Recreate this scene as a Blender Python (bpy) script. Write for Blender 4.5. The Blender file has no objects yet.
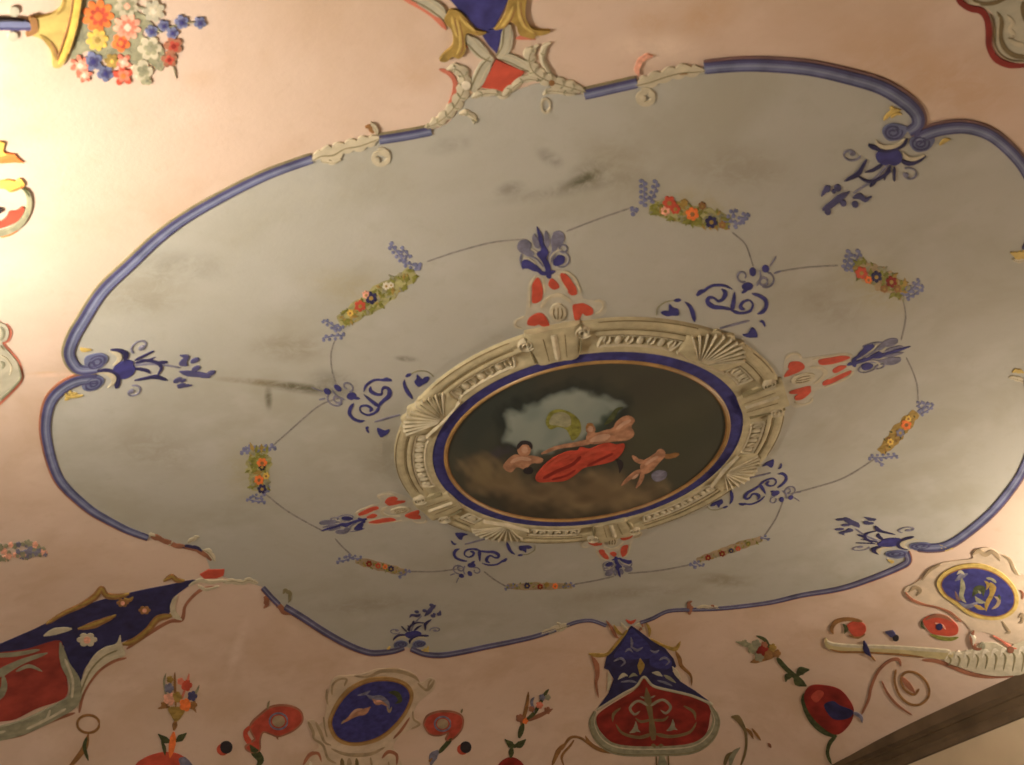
import bpy, bmesh, math, random
import numpy as np
from mathutils import Vector, Matrix
from mathutils.geometry import delaunay_2d_cdt
random.seed(7)
SC = bpy.context.scene
COL = SC.collection

# ------------------------------------------------------------------ the room (metres, apex of the vault at z = APEX)
APEX = 5.6
RX, KY = 5.62, 0.8903             # inner face of the side walls; the room is a little longer in y
RY = RX / KY
VN, VP, VK = 3.805, 4.0515, 0.39251
EYE = np.array([-3.91682, -4.75948, APEX - 4.0])
PITCH, ROLL, YAW, FPX = 0.661464, -0.153174, 0.601619, 904.647
W, H = 1024, 765

def drop(x, y):
    """how far the shallow coved vault lies below its apex"""
    r = ((np.abs(x / 4) + 1e-9) ** VP + (np.abs(y * KY / 4) + 1e-9) ** VP) ** (1 / VP)
    return np.minimum(VK * r ** VN, 1.345)

def cam_axes():
    f = np.array([math.sin(YAW) * math.cos(PITCH), math.cos(YAW) * math.cos(PITCH), math.sin(PITCH)])
    r = np.array([math.cos(YAW), -math.sin(YAW), 0.0]); u = np.cross(r, f)
    c, s = math.cos(ROLL), math.sin(ROLL)
    return c * r + s * u, -s * r + c * u, f
CR, CU, CF = cam_axes()

def plan(pts):
    """points measured on the photograph -> plan position (x, y) on the vault, by ray casting on the curved surface"""
    pts = np.atleast_2d(np.array(pts, float))
    d = CF + CR * ((pts[:, :1] - W / 2) / FPX) - CU * ((pts[:, 1:2] - H / 2) / FPX)
    t0 = np.zeros(len(pts)); t = np.full(len(pts), 2.0); done = np.zeros(len(pts), bool); lo = t.copy(); hi = t.copy() + 20
    for i in range(420):
        P = EYE + t[:, None] * d
        g = P[:, 2] - (APEX - drop(P[:, 0], P[:, 1]))
        new = (g >= 0) & ~done
        hi[new] = t[new]; lo[new] = t[new] - 0.05; done |= new
        t = np.where(done, t, t + 0.05)
        if done.all(): break
    for i in range(30):
        m = (lo + hi) / 2
        P = EYE + m[:, None] * d
        g = P[:, 2] - (APEX - drop(P[:, 0], P[:, 1]))
        hi = np.where(g >= 0, m, hi); lo = np.where(g >= 0, lo, m)
    P = EYE + hi[:, None] * d
    return P[:, :2]

COAT = 0.6                        # paint and plaster coats are thin; the carved frame in the middle stands prouder
def S(xy, h=0.0):
    """3-D points h metres under the plaster surface, along its normal"""
    xy = np.atleast_2d(np.array(xy, float)); x, y = xy[:, 0], xy[:, 1]
    e = 1e-3
    z = APEX - drop(x, y)
    gx = (drop(x + e, y) - drop(x - e, y)) / (2 * e); gy = (drop(x, y + e) - drop(x, y - e)) / (2 * e)
    n = np.column_stack([-gx, -gy, -np.ones(len(x))]); n /= np.linalg.norm(n, axis=1)[:, None]
    return np.column_stack([x, y, z]) + n * (np.asarray(h) * COAT).reshape(-1, 1)

def mpp(xy):
    """metres per pixel of the photograph at a plan point"""
    P = S(xy)[0]
    return float(np.linalg.norm(P - EYE)) / FPX

def Z(x0, y0, s, *pts):
    """points read off an enlargement whose corner is (x0, y0) and scale s"""
    return [(x0 + a / s, y0 + b / s) for a, b in pts]

# ------------------------------------------------------------------ curves
def smooth(pts, n=6, closed=False):
    p = np.array(pts, float); m = len(p)
    if m < 3 and not closed:
        return np.array([p[0] + (p[-1] - p[0]) * t for t in np.linspace(0, 1, n + 1)])
    out = []
    rng = range(m) if closed else range(m - 1)
    for i in rng:
        if closed: a, b, c, d = p[(i - 1) % m], p[i], p[(i + 1) % m], p[(i + 2) % m]
        else: a, b, c, d = p[max(i - 1, 0)], p[i], p[i + 1], p[min(i + 2, m - 1)]
        for t in np.linspace(0, 1, n, endpoint=False):
            out.append(0.5 * (2 * b + (c - a) * t + (2 * a - 5 * b + 4 * c - d) * t * t + (3 * b - a - 3 * c + d) * t ** 3))
    if not closed: out.append(p[-1])
    return np.array(out)

def area(p): return 0.5 * float(np.sum(p[:, 0] * np.roll(p[:, 1], -1) - np.roll(p[:, 0], -1) * p[:, 1]))

# ------------------------------------------------------------------ materials
def mat(name, col, rough=0.85, var=0.12, scale=9.0, spec=0.25, bump=0.0):
    m = bpy.data.materials.new(name); m.use_nodes = True
    nt = m.node_tree; b = nt.nodes['Principled BSDF']
    b.inputs['Roughness'].default_value = rough; b.inputs['Specular IOR Level'].default_value = spec
    tc = nt.nodes.new('ShaderNodeTexCoord'); no = nt.nodes.new('ShaderNodeTexNoise')
    no.inputs['Scale'].default_value = scale; no.inputs['Detail'].default_value = 5
    nt.links.new(tc.outputs['Object'], no.inputs['Vector'])
    r = nt.nodes.new('ShaderNodeValToRGB'); r.color_ramp.elements[0].position = 0.3; r.color_ramp.elements[1].position = 0.7
    c = np.array(col)
    r.color_ramp.elements[0].color = (*np.clip(c * (1 - var), 0, 1), 1); r.color_ramp.elements[1].color = (*np.clip(c * (1 + var), 0, 1), 1)
    nt.links.new(no.outputs['Fac'], r.inputs['Fac']); nt.links.new(r.outputs['Color'], b.inputs['Base Color'])
    if bump:
        bp = nt.nodes.new('ShaderNodeBump'); bp.inputs['Strength'].default_value = bump; bp.inputs['Distance'].default_value = 0.01
        nt.links.new(no.outputs['Fac'], bp.inputs['Height']); nt.links.new(bp.outputs['Normal'], b.inputs['Normal'])
    return m

def plaster(name, base, dark, light, spots=()):
    """limewash with broad cloudy wear; spots: (x, y, half length, half width, angle, strength, colour) of damp stains and patches"""
    m = bpy.data.materials.new(name); m.use_nodes = True
    nt = m.node_tree; N = nt.nodes; L = nt.links; b = N['Principled BSDF']
    b.inputs['Roughness'].default_value = 0.92; b.inputs['Specular IOR Level'].default_value = 0.12
    tc = N.new('ShaderNodeTexCoord')
    def noise(scale, detail=4, rough=0.55, dist=0.0):
        n = N.new('ShaderNodeTexNoise'); n.inputs['Scale'].default_value = scale; n.inputs['Detail'].default_value = detail
        n.inputs['Roughness'].default_value = rough; n.inputs['Distortion'].default_value = dist
        L.new(tc.outputs['Object'], n.inputs['Vector']); return n.outputs['Fac']
    def rng(v, a, bb, c, d):
        n = N.new('ShaderNodeMapRange'); n.interpolation_type = 'SMOOTHSTEP'
        for k, val in zip(('From Min', 'From Max', 'To Min', 'To Max'), (a, bb, c, d)): n.inputs[k].default_value = val
        L.new(v, n.inputs['Value']); return n.outputs['Result']
    def mix(f, A, B):
        n = N.new('ShaderNodeMix'); n.data_type = 'RGBA'
        L.new(f, n.inputs['Factor'])
        for k, v in ((6, A), (7, B)):
            if isinstance(v, tuple): n.inputs[k].default_value = (*v, 1)
            else: L.new(v, n.inputs[k])
        return n.outputs[2]
    def mul(a, c):
        n = N.new('ShaderNodeMath'); n.operation = 'MULTIPLY'
        for i, v in enumerate((a, c)):
            if isinstance(v, (int, float)): n.inputs[i].default_value = v
            else: L.new(v, n.inputs[i])
        return n.outputs[0]
    c = mix(rng(noise(0.9, 5, 0.6, 0.4), 0.42, 0.68, 0, 0.8), base, dark)
    c = mix(rng(noise(1.7, 4, 0.55), 0.5, 0.72, 0, 0.6), c, light)
    c = mix(rng(noise(9, 5, 0.65), 0.52, 0.75, 0, 0.35), c, dark)
    grain = noise(42, 3, 0.7); blot = noise(7, 6, 0.75, 0.6)
    for (x, y, hl, hw, ang, st, colr) in spots:
        mp = N.new('ShaderNodeMapping'); mp.vector_type = 'TEXTURE'
        mp.inputs['Location'].default_value = (x, y, 0); mp.inputs['Rotation'].default_value = (0, 0, ang)
        mp.inputs['Scale'].default_value = (hl, hw, 1000)
        L.new(tc.outputs['Object'], mp.inputs['Vector'])
        ln = N.new('ShaderNodeVectorMath'); ln.operation = 'LENGTH'; L.new(mp.outputs[0], ln.inputs[0])
        f = mul(mul(rng(ln.outputs['Value'], 0.1, 1.0, 1, 0), st), rng(blot, 0.3, 0.62, 0.15, 1))
        c = mix(f, c, colr)
    L.new(c, b.inputs['Base Color'])
    bp = N.new('ShaderNodeBump'); bp.inputs['Strength'].default_value = 0.12; bp.inputs['Distance'].default_value = 0.01
    L.new(grain, bp.inputs['Height']); L.new(bp.outputs['Normal'], b.inputs['Normal'])
    return m

def vcol_mat(name):
    m = bpy.data.materials.new(name); m.use_nodes = True
    nt = m.node_tree; b = nt.nodes['Principled BSDF']; b.inputs['Roughness'].default_value = 0.6; b.inputs['Specular IOR Level'].default_value = 0.2
    a = nt.nodes.new('ShaderNodeVertexColor'); a.layer_name = 'paint'
    nt.links.new(a.outputs['Color'], b.inputs['Base Color']); return m

def spot(a, b_, wid, st, colr):
    A, B = plan([a, b_]); mid = (A + B) / 2; d = B - A; l = np.hypot(*d) / 2
    k = mpp(mid)
    return (float(mid[0]), float(mid[1]), max(float(l), 0.02) + wid * k, wid * k * 1.3, math.atan2(d[1], d[0]), st, colr)

DK = (0.10, 0.095, 0.06); BR = (0.2, 0.165, 0.09); YE = (0.36, 0.31, 0.16)
field_spots = [
    spot((562, 189), (608, 167), 8, 0.85, DK), spot((575, 182), (605, 168), 22, 0.35, DK), spot((540, 150), (560, 165), 9, 0.5, DK),
    spot((590, 140), (640, 190), 34, 0.3, BR), spot((200, 377), (345, 393), 6, 0.75, BR), spot((255, 382), (345, 394), 9, 0.8, DK),
    spot((268, 383), (269, 412), 4, 0.8, DK), spot((320, 375), (350, 395), 22, 0.45, DK), spot((395, 357), (418, 360), 5, 0.75, DK),
    spot((260, 345), (320, 350), 26, 0.4, BR), spot((120, 290), (170, 300), 36, 0.35, BR), spot((140, 262), (215, 270), 26, 0.3, DK),
    spot((640, 195), (740, 215), 26, 0.5, YE), spot((700, 160), (780, 175), 34, 0.35, BR), spot((845, 260), (905, 310), 30, 0.5, YE),
    spot((470, 400), (500, 330), 24, 0.3, BR), spot((380, 480), (395, 430), 26, 0.3, BR), spot((120, 430), (190, 470), 36, 0.3, BR),
    spot((300, 610), (430, 600), 20, 0.3, BR), spot((700, 575), (745, 585), 13, 0.5, BR), spot((540, 600), (720, 590), 14, 0.3, BR),
    spot((300, 275), (400, 300), 26, 0.35, YE), spot((240, 440), (250, 500), 26, 0.4, YE), spot((480, 205), (640, 175), 12, 0.3, DK),
    spot((500, 190), (520, 186), 10, 0.5, DK), spot((430, 150), (470, 140), 12, 0.3, DK), spot((800, 280), (860, 330), 24, 0.3, BR)]
PB = (0.52, 0.33, 0.19)
pink_spots = [
    spot((690, 25), (720, 12), 26, 0.5, PB), spot((830, 40), (960, 90), 40, 0.35, PB), spot((930, 60), (1000, 110), 40, 0.4, PB),
    spot((225, 690), (250, 610), 6, 0.35, (0.85, 0.72, 0.66)), spot((22, 374), (62, 372), 3, 0.8, (0.62, 0.42, 0.27)),
    spot((85, 374), (20, 377), 4, 0.4, (0.85, 0.6, 0.48)), spot((610, 45), (700, 50), 18, 0.4, (0.88, 0.72, 0.6)),
    spot((400, 70), (430, 80), 24, 0.3, PB), spot((560, 690), (640, 650), 60, 0.3, PB), spot((190, 82), (210, 74), 14, 0.3, PB),
    spot((860, 630), (760, 660), 30, 0.25, PB), spot((660, 25), (640, 20), 20, 0.5, PB)]

M = dict(
    pink=plaster('rose_limewash', (0.62, 0.475, 0.39), (0.53, 0.385, 0.285), (0.68, 0.535, 0.455), pink_spots),
    grey=plaster('grey_limewash', (0.415, 0.405, 0.37), (0.36, 0.345, 0.29), (0.465, 0.455, 0.43), field_spots),
    cream=mat('cream_stone_paint', (0.50, 0.445, 0.33), var=0.16, scale=14),
    stone=mat('warm_stone_paint', (0.43, 0.375, 0.245), var=0.18, scale=11),
    crest_ground=mat('pale_limewash_ground', (0.45, 0.42, 0.35), var=0.1, scale=14),
    swag_green=mat('faded_moss_paint', (0.34, 0.32, 0.15), var=0.3, scale=16),
    swag_brown=mat('faded_umber_paint', (0.36, 0.27, 0.16), var=0.3, scale=12),
    stone_dark=mat('umber_line_paint', (0.17, 0.125, 0.06), var=0.2),
    grey_stone=mat('grey_stone_paint', (0.44, 0.41, 0.32), var=0.15, scale=10),
    sage=mat('sage_stone_paint', (0.26, 0.25, 0.175), var=0.25, scale=12),
    blue=mat('ultramarine_paint', (0.042, 0.040, 0.175), var=0.3, scale=14),
    navy=mat('navy_paint', (0.028, 0.025, 0.085), var=0.3, scale=9),
    border=mat('border_blue_paint', (0.135, 0.15, 0.265), var=0.3, scale=7),
    lower_border=mat('muted_border_paint', (0.125, 0.115, 0.19), var=0.3, scale=7),  # darker, less blue tone for the lower border bands
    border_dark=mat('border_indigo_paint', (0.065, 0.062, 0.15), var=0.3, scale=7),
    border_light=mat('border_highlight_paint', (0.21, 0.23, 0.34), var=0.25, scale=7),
    slate=mat('slate_blue_paint', (0.17, 0.165, 0.235), var=0.35, scale=18),
    lav=mat('lavender_paint', (0.17, 0.18, 0.31), var=0.3, scale=18),
    olive_edge=mat('olive_line_paint', (0.22, 0.19, 0.11), var=0.2),
    rust=mat('red_brown_line_paint', (0.30, 0.125, 0.075), var=0.3, scale=5),
    pinkred=mat('rose_red_contour_paint', (0.58, 0.18, 0.12), var=0.3, scale=7),
    red=mat('vermilion_paint', (0.49, 0.078, 0.046), var=0.2, scale=12),
    deepred=mat('crimson_paint', (0.22, 0.022, 0.016), var=0.38, scale=5),
    brick=mat('brick_red_paint', (0.40, 0.065, 0.042), var=0.25, scale=10),
    madder=mat('madder_red_paint', (0.27, 0.042, 0.03), var=0.35, scale=5),
    drape=mat('scarlet_oil_paint', (0.44, 0.06, 0.035), var=0.4, scale=9),
    pale_gold=mat('pale_gold_paint', (0.47, 0.39, 0.21), var=0.2, scale=8),
    beige=mat('beige_stone_paint', (0.55, 0.44, 0.33), var=0.15, scale=7),
    umber=mat('soft_umber_paint', (0.33, 0.25, 0.16), var=0.25, scale=9),
    plum=mat('plum_line_paint', (0.17, 0.10, 0.10), var=0.25, scale=6),
    orange=mat('orange_paint', (0.78, 0.19, 0.05), var=0.2, scale=20),
    rose=mat('pale_rose_paint', (0.72, 0.36, 0.26), var=0.3, scale=30),
    white=mat('lead_white_paint', (0.64, 0.58, 0.47), var=0.15, scale=20),
    yellow=mat('yellow_paint', (0.68, 0.45, 0.10), var=0.2, scale=20),
    gold=mat('ochre_gold_paint', (0.33, 0.22, 0.06), var=0.3, scale=16),
    gold_light=mat('light_ochre_paint', (0.52, 0.38, 0.12), var=0.2, scale=16),
    gilt=mat('gilded_rim_paint', (0.34, 0.205, 0.075), rough=0.45, var=0.3, scale=8, spec=0.5),
    green=mat('moss_green_paint', (0.20, 0.20, 0.045), var=0.4, scale=26),
    darkgreen=mat('dark_green_paint', (0.06, 0.07, 0.03), var=0.4, scale=20),
    leafgrey=mat('grey_green_leaf_paint', (0.27, 0.26, 0.17), var=0.3, scale=18),
    brown=mat('brown_paint', (0.26, 0.13, 0.05), var=0.25, scale=14),
    flesh=mat('flesh_paint', (0.38, 0.195, 0.12), var=0.42, scale=13),
    flesh_pale=mat('pale_flesh_paint', (0.50, 0.31, 0.22), var=0.2, scale=12),
    black=mat('near_black_paint', (0.03, 0.025, 0.03), var=0.2),
    cord=mat('grey_cord_paint', (0.235, 0.22, 0.21), var=0.3, scale=30),
    canvas=vcol_mat('oil_painted_canvas'),
    walnut=mat('dark_walnut_cornice', (0.11, 0.075, 0.045), rough=0.55, var=0.25, scale=4, spec=0.4),
    wall=mat('buff_wall_plaster', (0.50, 0.40, 0.28), var=0.08, scale=2),
    floor=mat('terracotta_floor', (0.10, 0.075, 0.055), rough=0.5, var=0.2, scale=3))

# ------------------------------------------------------------------ mesh builders (everything lies on the vault and has thickness)
class MB:
    def __init__(s): s.v = []; s.f = []; s.c = []
    def add(s, v, f):
        o = len(s.v); s.v += [tuple(map(float, p)) for p in v]; s.f += [tuple(i + o for i in q) for q in f]; return s
    def fill(s, pts, h=0.012, base=0.001, step=None, edge=0.0):
        """a painted or modelled patch: outline in plan, front face h under the plaster, sides run back into it"""
        p = np.array(pts, float)
        keep = [0]
        for i in range(1, len(p)):
            if np.hypot(*(p[i] - p[keep[-1]])) > 1e-4: keep.append(i)
        p = p[keep]
        if np.hypot(*(p[0] - p[-1])) < 1e-4: p = p[:-1]
        if len(p) < 3: return s
        if area(p) < 0: p = p[::-1]
        n = len(p); ext = p.max(0) - p.min(0)
        st = step or max(0.09, 0.10 * max(ext))
        inner = []
        for gx in np.arange(p[:, 0].min() + st / 2, p[:, 0].max(), st):
            for gy in np.arange(p[:, 1].min() + st / 2, p[:, 1].max(), st):
                inner.append((gx, gy))
        if inner:
            I = np.array(inner)
            x, y = I[:, 0], I[:, 1]; ins = np.zeros(len(I), bool); x2, y2 = np.roll(p[:, 0], -1), np.roll(p[:, 1], -1)
            for (ax, ay, bx, by) in zip(p[:, 0], p[:, 1], x2, y2):
                c = ((ay > y) != (by > y)); 
                with np.errstate(divide='ignore', invalid='ignore'):
                    ins ^= c & (x < (bx - ax) * (y - ay) / (by - ay if by != ay else 1e-12) + ax)
            I = I[ins]; inner = [tuple(q) for q in I]
        V = [Vector(q) for q in p.tolist()] + [Vector(q) for q in inner]
        vo, eo, fo, *_ = delaunay_2d_cdt(V, [(i, (i + 1) % n) for i in range(n)], [], 1, 1e-6)
        P = np.array([(q[0], q[1]) for q in vo])
        if len(P) == 0 or not fo: return s
        hh = np.full(len(P), h)
        ed = {}
        for fc in fo:
            for a, b in zip(fc, list(fc[1:]) + [fc[0]]): ed[(a, b)] = ed.get((a, b), 0) + 1
        rim = [(a, b) for (a, b) in ed if (b, a) not in ed]
        if edge:
            for a, b in rim: hh[a] = hh[b] = max(h - edge, 0.002)
        top = S(P, hh); o = len(s.v)
        s.v += [tuple(q) for q in top]
        s.f += [tuple(reversed([i + o for i in fc])) for fc in fo]
        rv = sorted({i for e in rim for i in e}); mp = {i: k for k, i in enumerate(rv)}
        o2 = len(s.v); s.v += [tuple(q) for q in S(P[rv], base)]
        s.f += [(a + o, b + o, mp[b] + o2, mp[a] + o2) for a, b in rim]
        return s
    def stroke(s, pts, wid, h=0.012, base=0.001, closed=False, ends=0.35, prof=None):
        """a brush stroke / raised moulding along a plan line; wid = full width in metres (number or per-point list)"""
        p = np.array(pts, float); n = len(p)
        if n < 2: return s
        w = np.full(n, wid, float) if np.isscalar(wid) else np.interp(np.linspace(0, 1, n), np.linspace(0, 1, len(wid)), wid)
        if closed: t = np.roll(p, -1, 0) - np.roll(p, 1, 0)
        else:
            t = np.gradient(p, axis=0)
            if ends < 1:
                L = np.r_[0, np.cumsum(np.hypot(*np.diff(p, axis=0).T))]; k = max(w.max() * 0.8, 1e-4)
                w = w * np.clip(np.minimum(ends + (1 - ends) * L / k, ends + (1 - ends) * (L[-1] - L) / k), 0, 1)
        t = t / (np.linalg.norm(t, axis=1)[:, None] + 1e-9); nn = np.column_stack([-t[:, 1], t[:, 0]])
        prof = prof or [(-0.5, 0.0), (-0.42, 0.72), (0, 1.0), (0.42, 0.72), (0.5, 0.0)]
        rows = [S(p + nn * (w * a)[:, None], h * q if q > 0 else base) for a, q in prof]
        m = len(prof); o = len(s.v)
        for i in range(n):
            for r in rows: s.v.append(tuple(r[i]))
        rng = range(n) if closed else range(n - 1)
        for i in rng:
            j = (i + 1) % n
            for k in range(m - 1):
                s.f.append((o + i * m + k, o + j * m + k, o + j * m + k + 1, o + i * m + k + 1))
        if not closed:
            s.f.append(tuple(o + k for k in range(m))); s.f.append(tuple(o + (n - 1) * m + k for k in reversed(range(m))))
        return s
    def lr(s, Lp, Rp, h=0.012, base=0.001, prof=None):
        """a brush stroke between two edge lines in plan"""
        prof = prof or [(-0.5, 0.0), (-0.48, 0.93), (0, 1.0), (0.48, 0.93), (0.5, 0.0)]
        n = len(Lp); m = len(prof); o = len(s.v)
        rows = [S(Lp + (Rp - Lp) * (a + 0.5), h * q if q > 0 else base) for a, q in prof]
        for i in range(n):
            for r in rows: s.v.append(tuple(r[i]))
        for i in range(n - 1):
            for k in range(m - 1): s.f.append((o + i * m + k, o + (i + 1) * m + k, o + (i + 1) * m + k + 1, o + i * m + k + 1))
        s.f.append(tuple(o + k for k in range(m))); s.f.append(tuple(o + (n - 1) * m + k for k in reversed(range(m))))
        return s
    def blob(s, c, rx, ry=None, ang=0.0, h=0.014, base=0.001, lobes=0, depth=0.3, n=None):
        """a low rounded boss: disc, ellipse or a flower of some petals"""
        ry = rx if ry is None else ry; n = n or (lobes * 6 if lobes else 14)
        T = np.linspace(0, 2 * math.pi, n, endpoint=False)
        R = 1 - depth * (0.5 + 0.5 * np.cos(lobes * T)) if lobes else np.ones(n)
        ca, sa = math.cos(ang), math.sin(ang); o = len(s.v); rings = [(1.0, base), (0.96, h * 0.55), (0.6, h * 0.92)]
        for k, hh in rings:
            a, b = rx * k * R * np.cos(T), ry * k * R * np.sin(T)
            s.v += [tuple(q) for q in S(np.column_stack([c[0] + a * ca - b * sa, c[1] + a * sa + b * ca]), hh)]
        s.v.append(tuple(S([c], h)[0])); ctr = len(s.v) - 1
        for r in range(2):
            for i in range(n):
                j = (i + 1) % n
                s.f.append((o + r * n + j, o + r * n + i, o + (r + 1) * n + i, o + (r + 1) * n + j))
        for i in range(n): s.f.append((o + 2 * n + (i + 1) % n, o + 2 * n + i, ctr))
        return s
    def build(s, name, material, parent=None, flat=False, smooth_=True):
        o = len(s.v)
        me = bpy.data.meshes.new(name)
        off = np.array(parent['_o'] if parent is not None else (0, 0, 0))
        me.from_pydata([tuple(np.array(p) - off) for p in s.v], [], s.f)
        me.validate()
        bm = bmesh.new(); bm.from_mesh(me); bmesh.ops.recalc_face_normals(bm, faces=bm.faces); bm.to_mesh(me); bm.free()
        if smooth_:
            me.polygons.foreach_set('use_smooth', [True] * len(me.polygons))
            me.set_sharp_from_angle(angle=math.radians(50))
        me.materials.append(M[material])
        ob = bpy.data.objects.new(name, me); COL.objects.link(ob)
        if parent is not None: ob.parent = parent['ob']
        return ob

def thing(name, label, cat, at_px=None, at=None, group=None):
    """an Empty on the plaster at the thing's place; parts are parented to it"""
    p = S(plan([at_px]) if at is None else [at])[0]
    o = bpy.data.objects.new(name, None); COL.objects.link(o); o.location = p; o.empty_display_size = 0.1
    o['label'] = label; o['category'] = cat
    if group: o['group'] = group
    return {'ob': o, '_o': tuple(p)}

def sub(ob, parent):   # the handle for a part that carries sub-parts
    return {'ob': ob, '_o': parent['_o']}

class Brush:
    """places shapes read off the photograph (optionally moved to another place by three matching points)"""
    def __init__(s, z=None, src=None, dst=None):
        s.z = z
        if src is not None:
            a, b = plan(src), plan(dst)
            A = np.column_stack([a, np.ones(3)]); s.T = np.linalg.solve(A, b)
            s.k = math.sqrt(abs(np.linalg.det(s.T[:2])))
        else: s.T = None; s.k = 1.0
    def p(s, pts, n=5, closed=False, sm=True):
        q = plan(Z(*s.z, *pts) if s.z else pts)
        if s.T is not None: q = np.column_stack([q, np.ones(len(q))]) @ s.T
        return smooth(q, n, closed) if sm else q
    def w(s, pts, px):
        q = plan(Z(*s.z, pts[len(pts) // 2]) if s.z else [pts[len(pts) // 2]])[0]
        k = mpp(q) * s.k * 1.12 / (s.z[2] if s.z else 1)
        return px * k if np.isscalar(px) else [v * k for v in px]
    def fill(s, mb, pts, h=0.012, sm=True, edge=0.0): mb.fill(s.p(pts, 5, True, sm), h, edge=edge); return mb
    def stroke(s, mb, pts, px, h=0.014, ends=0.35, n=6, off=0.0, wk=1.0, leafy=0, prof=None):
        """a stroke along pts, px wide as seen on the photograph; off shifts it sideways by that share of its width"""
        q = smooth(pts, n) if not leafy else smooth(pts, max(n, int(leafy * 10 / max(1, len(pts) - 1))))
        m = len(q); w0 = np.full(m, px, float) if np.isscalar(px) else np.interp(np.linspace(0, 1, m), np.linspace(0, 1, len(px)), px)
        t = np.gradient(q, axis=0); t /= np.linalg.norm(t, axis=1)[:, None] + 1e-9; nn = np.column_stack([-t[:, 1], t[:, 0]])
        w = w0 * wk
        L = np.r_[0, np.cumsum(np.hypot(*np.diff(q, axis=0).T))]
        if ends < 1:
            k = max(w.max() * 0.8, 1e-4)
            w = w * np.clip(np.minimum(ends + (1 - ends) * L / k, ends + (1 - ends) * (L[-1] - L) / k), 0, 1)
        c = q + nn * (w0 * off)[:, None]; wl = wr = w / 2
        if leafy:
            u = L / L[-1] * leafy
            wl = w * (0.34 + 0.30 * np.abs(np.sin(math.pi * u)) ** 0.6); wr = w * (0.34 + 0.30 * np.abs(np.sin(math.pi * (u + 0.4))) ** 0.6)
        E = [c - nn * np.reshape(wl, (-1, 1)), c + nn * np.reshape(wr, (-1, 1))]
        E = [s.p([tuple(v) for v in e], sm=False) for e in E]
        mb.lr(E[0], E[1], h, prof=prof); return mb
    def blob(s, mb, c, r, h=0.016, lobes=0, asp=1.0, ang=0.0, depth=0.3):
        q = s.p([c], sm=False)[0]; e = s.p([(c[0] + r, c[1]), (c[0], c[1] + r * asp)], sm=False)
        # an ellipse of r by r*asp photograph pixels, as it lies on the plaster
        a, b = e[0] - q, e[1] - q
        n = lobes * 8 if lobes else 16; T = np.linspace(0, 2 * math.pi, n, endpoint=False) + ang
        R = 1 - depth * (1 - np.abs(np.cos(lobes * (T - ang) / 2)) ** 0.7) if lobes else np.ones(n)
        o = len(mb.v)
        for k, hh in ((1.0, 0.001), (0.96, h * 0.92), (0.6, h * 0.97)):
            pts = q + (a[None] * (np.cos(T) * R)[:, None] + b[None] * (np.sin(T) * R)[:, None]) * k
            mb.v += [tuple(v) for v in S(pts, hh)]
        mb.v.append(tuple(S([q], h)[0])); c_ = len(mb.v) - 1
        for r_ in range(2):
            for i in range(n):
                j = (i + 1) % n; mb.f.append((o + r_ * n + j, o + r_ * n + i, o + (r_ + 1) * n + i, o + (r_ + 1) * n + j))
        for i in range(n): mb.f.append((o + 2 * n + (i + 1) % n, o + 2 * n + i, c_))
        return mb
    def ring(s, mb, c, r, px, h=0.014, asp=1.0, a0=0, a1=360, turn=1.0):
        T = np.radians(np.linspace(a0, a1, max(5, int(abs(a1 - a0) / 24) + 1)))
        k = np.linspace(1, turn, len(T))
        pts = [(c[0] + r * q * math.cos(t), c[1] + r * asp * q * math.sin(t)) for t, q in zip(T, k)]
        return s.stroke(mb, pts, px, h, n=3)

def struct(name, mb, material, smooth_=True):
    o = mb.build(name, material, smooth_=smooth_); o['kind'] = 'structure'; return o
# ================================================================== THE SETTING
def shell():
    mb = MB(); xs = np.linspace(-RX, RX, 141); ys = np.linspace(-RY, RY, 157)
    G = np.array([(x, y) for y in ys for x in xs]); P = np.column_stack([G, APEX - drop(G[:, 0], G[:, 1])])
    nx = len(xs)
    F = [(j * nx + i, (j + 1) * nx + i, (j + 1) * nx + i + 1, j * nx + i + 1) for j in range(len(ys) - 1) for i in range(nx - 1)]
    mb.add(P, F); struct('ceiling', mb, 'pink')
    T = 0.3; zt = APEX - 1.0
    def box(name, x0, x1, y0, y1, z0, z1, m):
        b = MB(); v = [(x, y, z) for z in (z0, z1) for y in (y0, y1) for x in (x0, x1)]
        b.add(v, [(0, 2, 3, 1), (4, 5, 7, 6), (0, 1, 5, 4), (2, 6, 7, 3), (0, 4, 6, 2), (1, 3, 7, 5)]); struct(name, b, m, False)
    box('floor', -RX - T, RX + T, -RY - T, RY + T, -0.2, 0, 'floor')
    box('wall_left', -RX - T, -RX, -RY - T, RY + T, 0, zt, 'wall'); box('wall_right', RX, RX + T, -RY - T, RY + T, 0, zt, 'wall')
    box('wall_far', -RX, RX, RY, RY + T, 0, zt, 'wall'); box('wall_near', -RX, RX, -RY - T, -RY, 0, zt, 'wall')
    prof = [(-0.002, -1.19), (0.185, -1.235), (0.20, -1.245), (0.20, -1.375), (0.15, -1.39), (0.125, -1.41), (0.135, -1.43), (0.095, -1.455),
            (0.06, -1.480), (0.065, -1.500), (0.045, -1.530), (0.035, -1.580), (-0.002, -1.590)]
    for k, (ax, sg) in enumerate((('x', 1), ('y', 1), ('x', -1), ('y', -1)), 1):
        b = MB(); n = len(prof)
        for e in (-1, 1):
            for d, z in prof:
                if ax == 'x': b.v.append((sg * (RX - d), e * (RY - d), APEX + z))
                else: b.v.append((e * (RX - d), sg * (RY - d), APEX + z))
        b.f = [(i, (i + 1) % n, n + (i + 1) % n, n + i) for i in range(n)]
        struct('trim_%d' % k, b, 'walnut', False)
shell()

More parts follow.
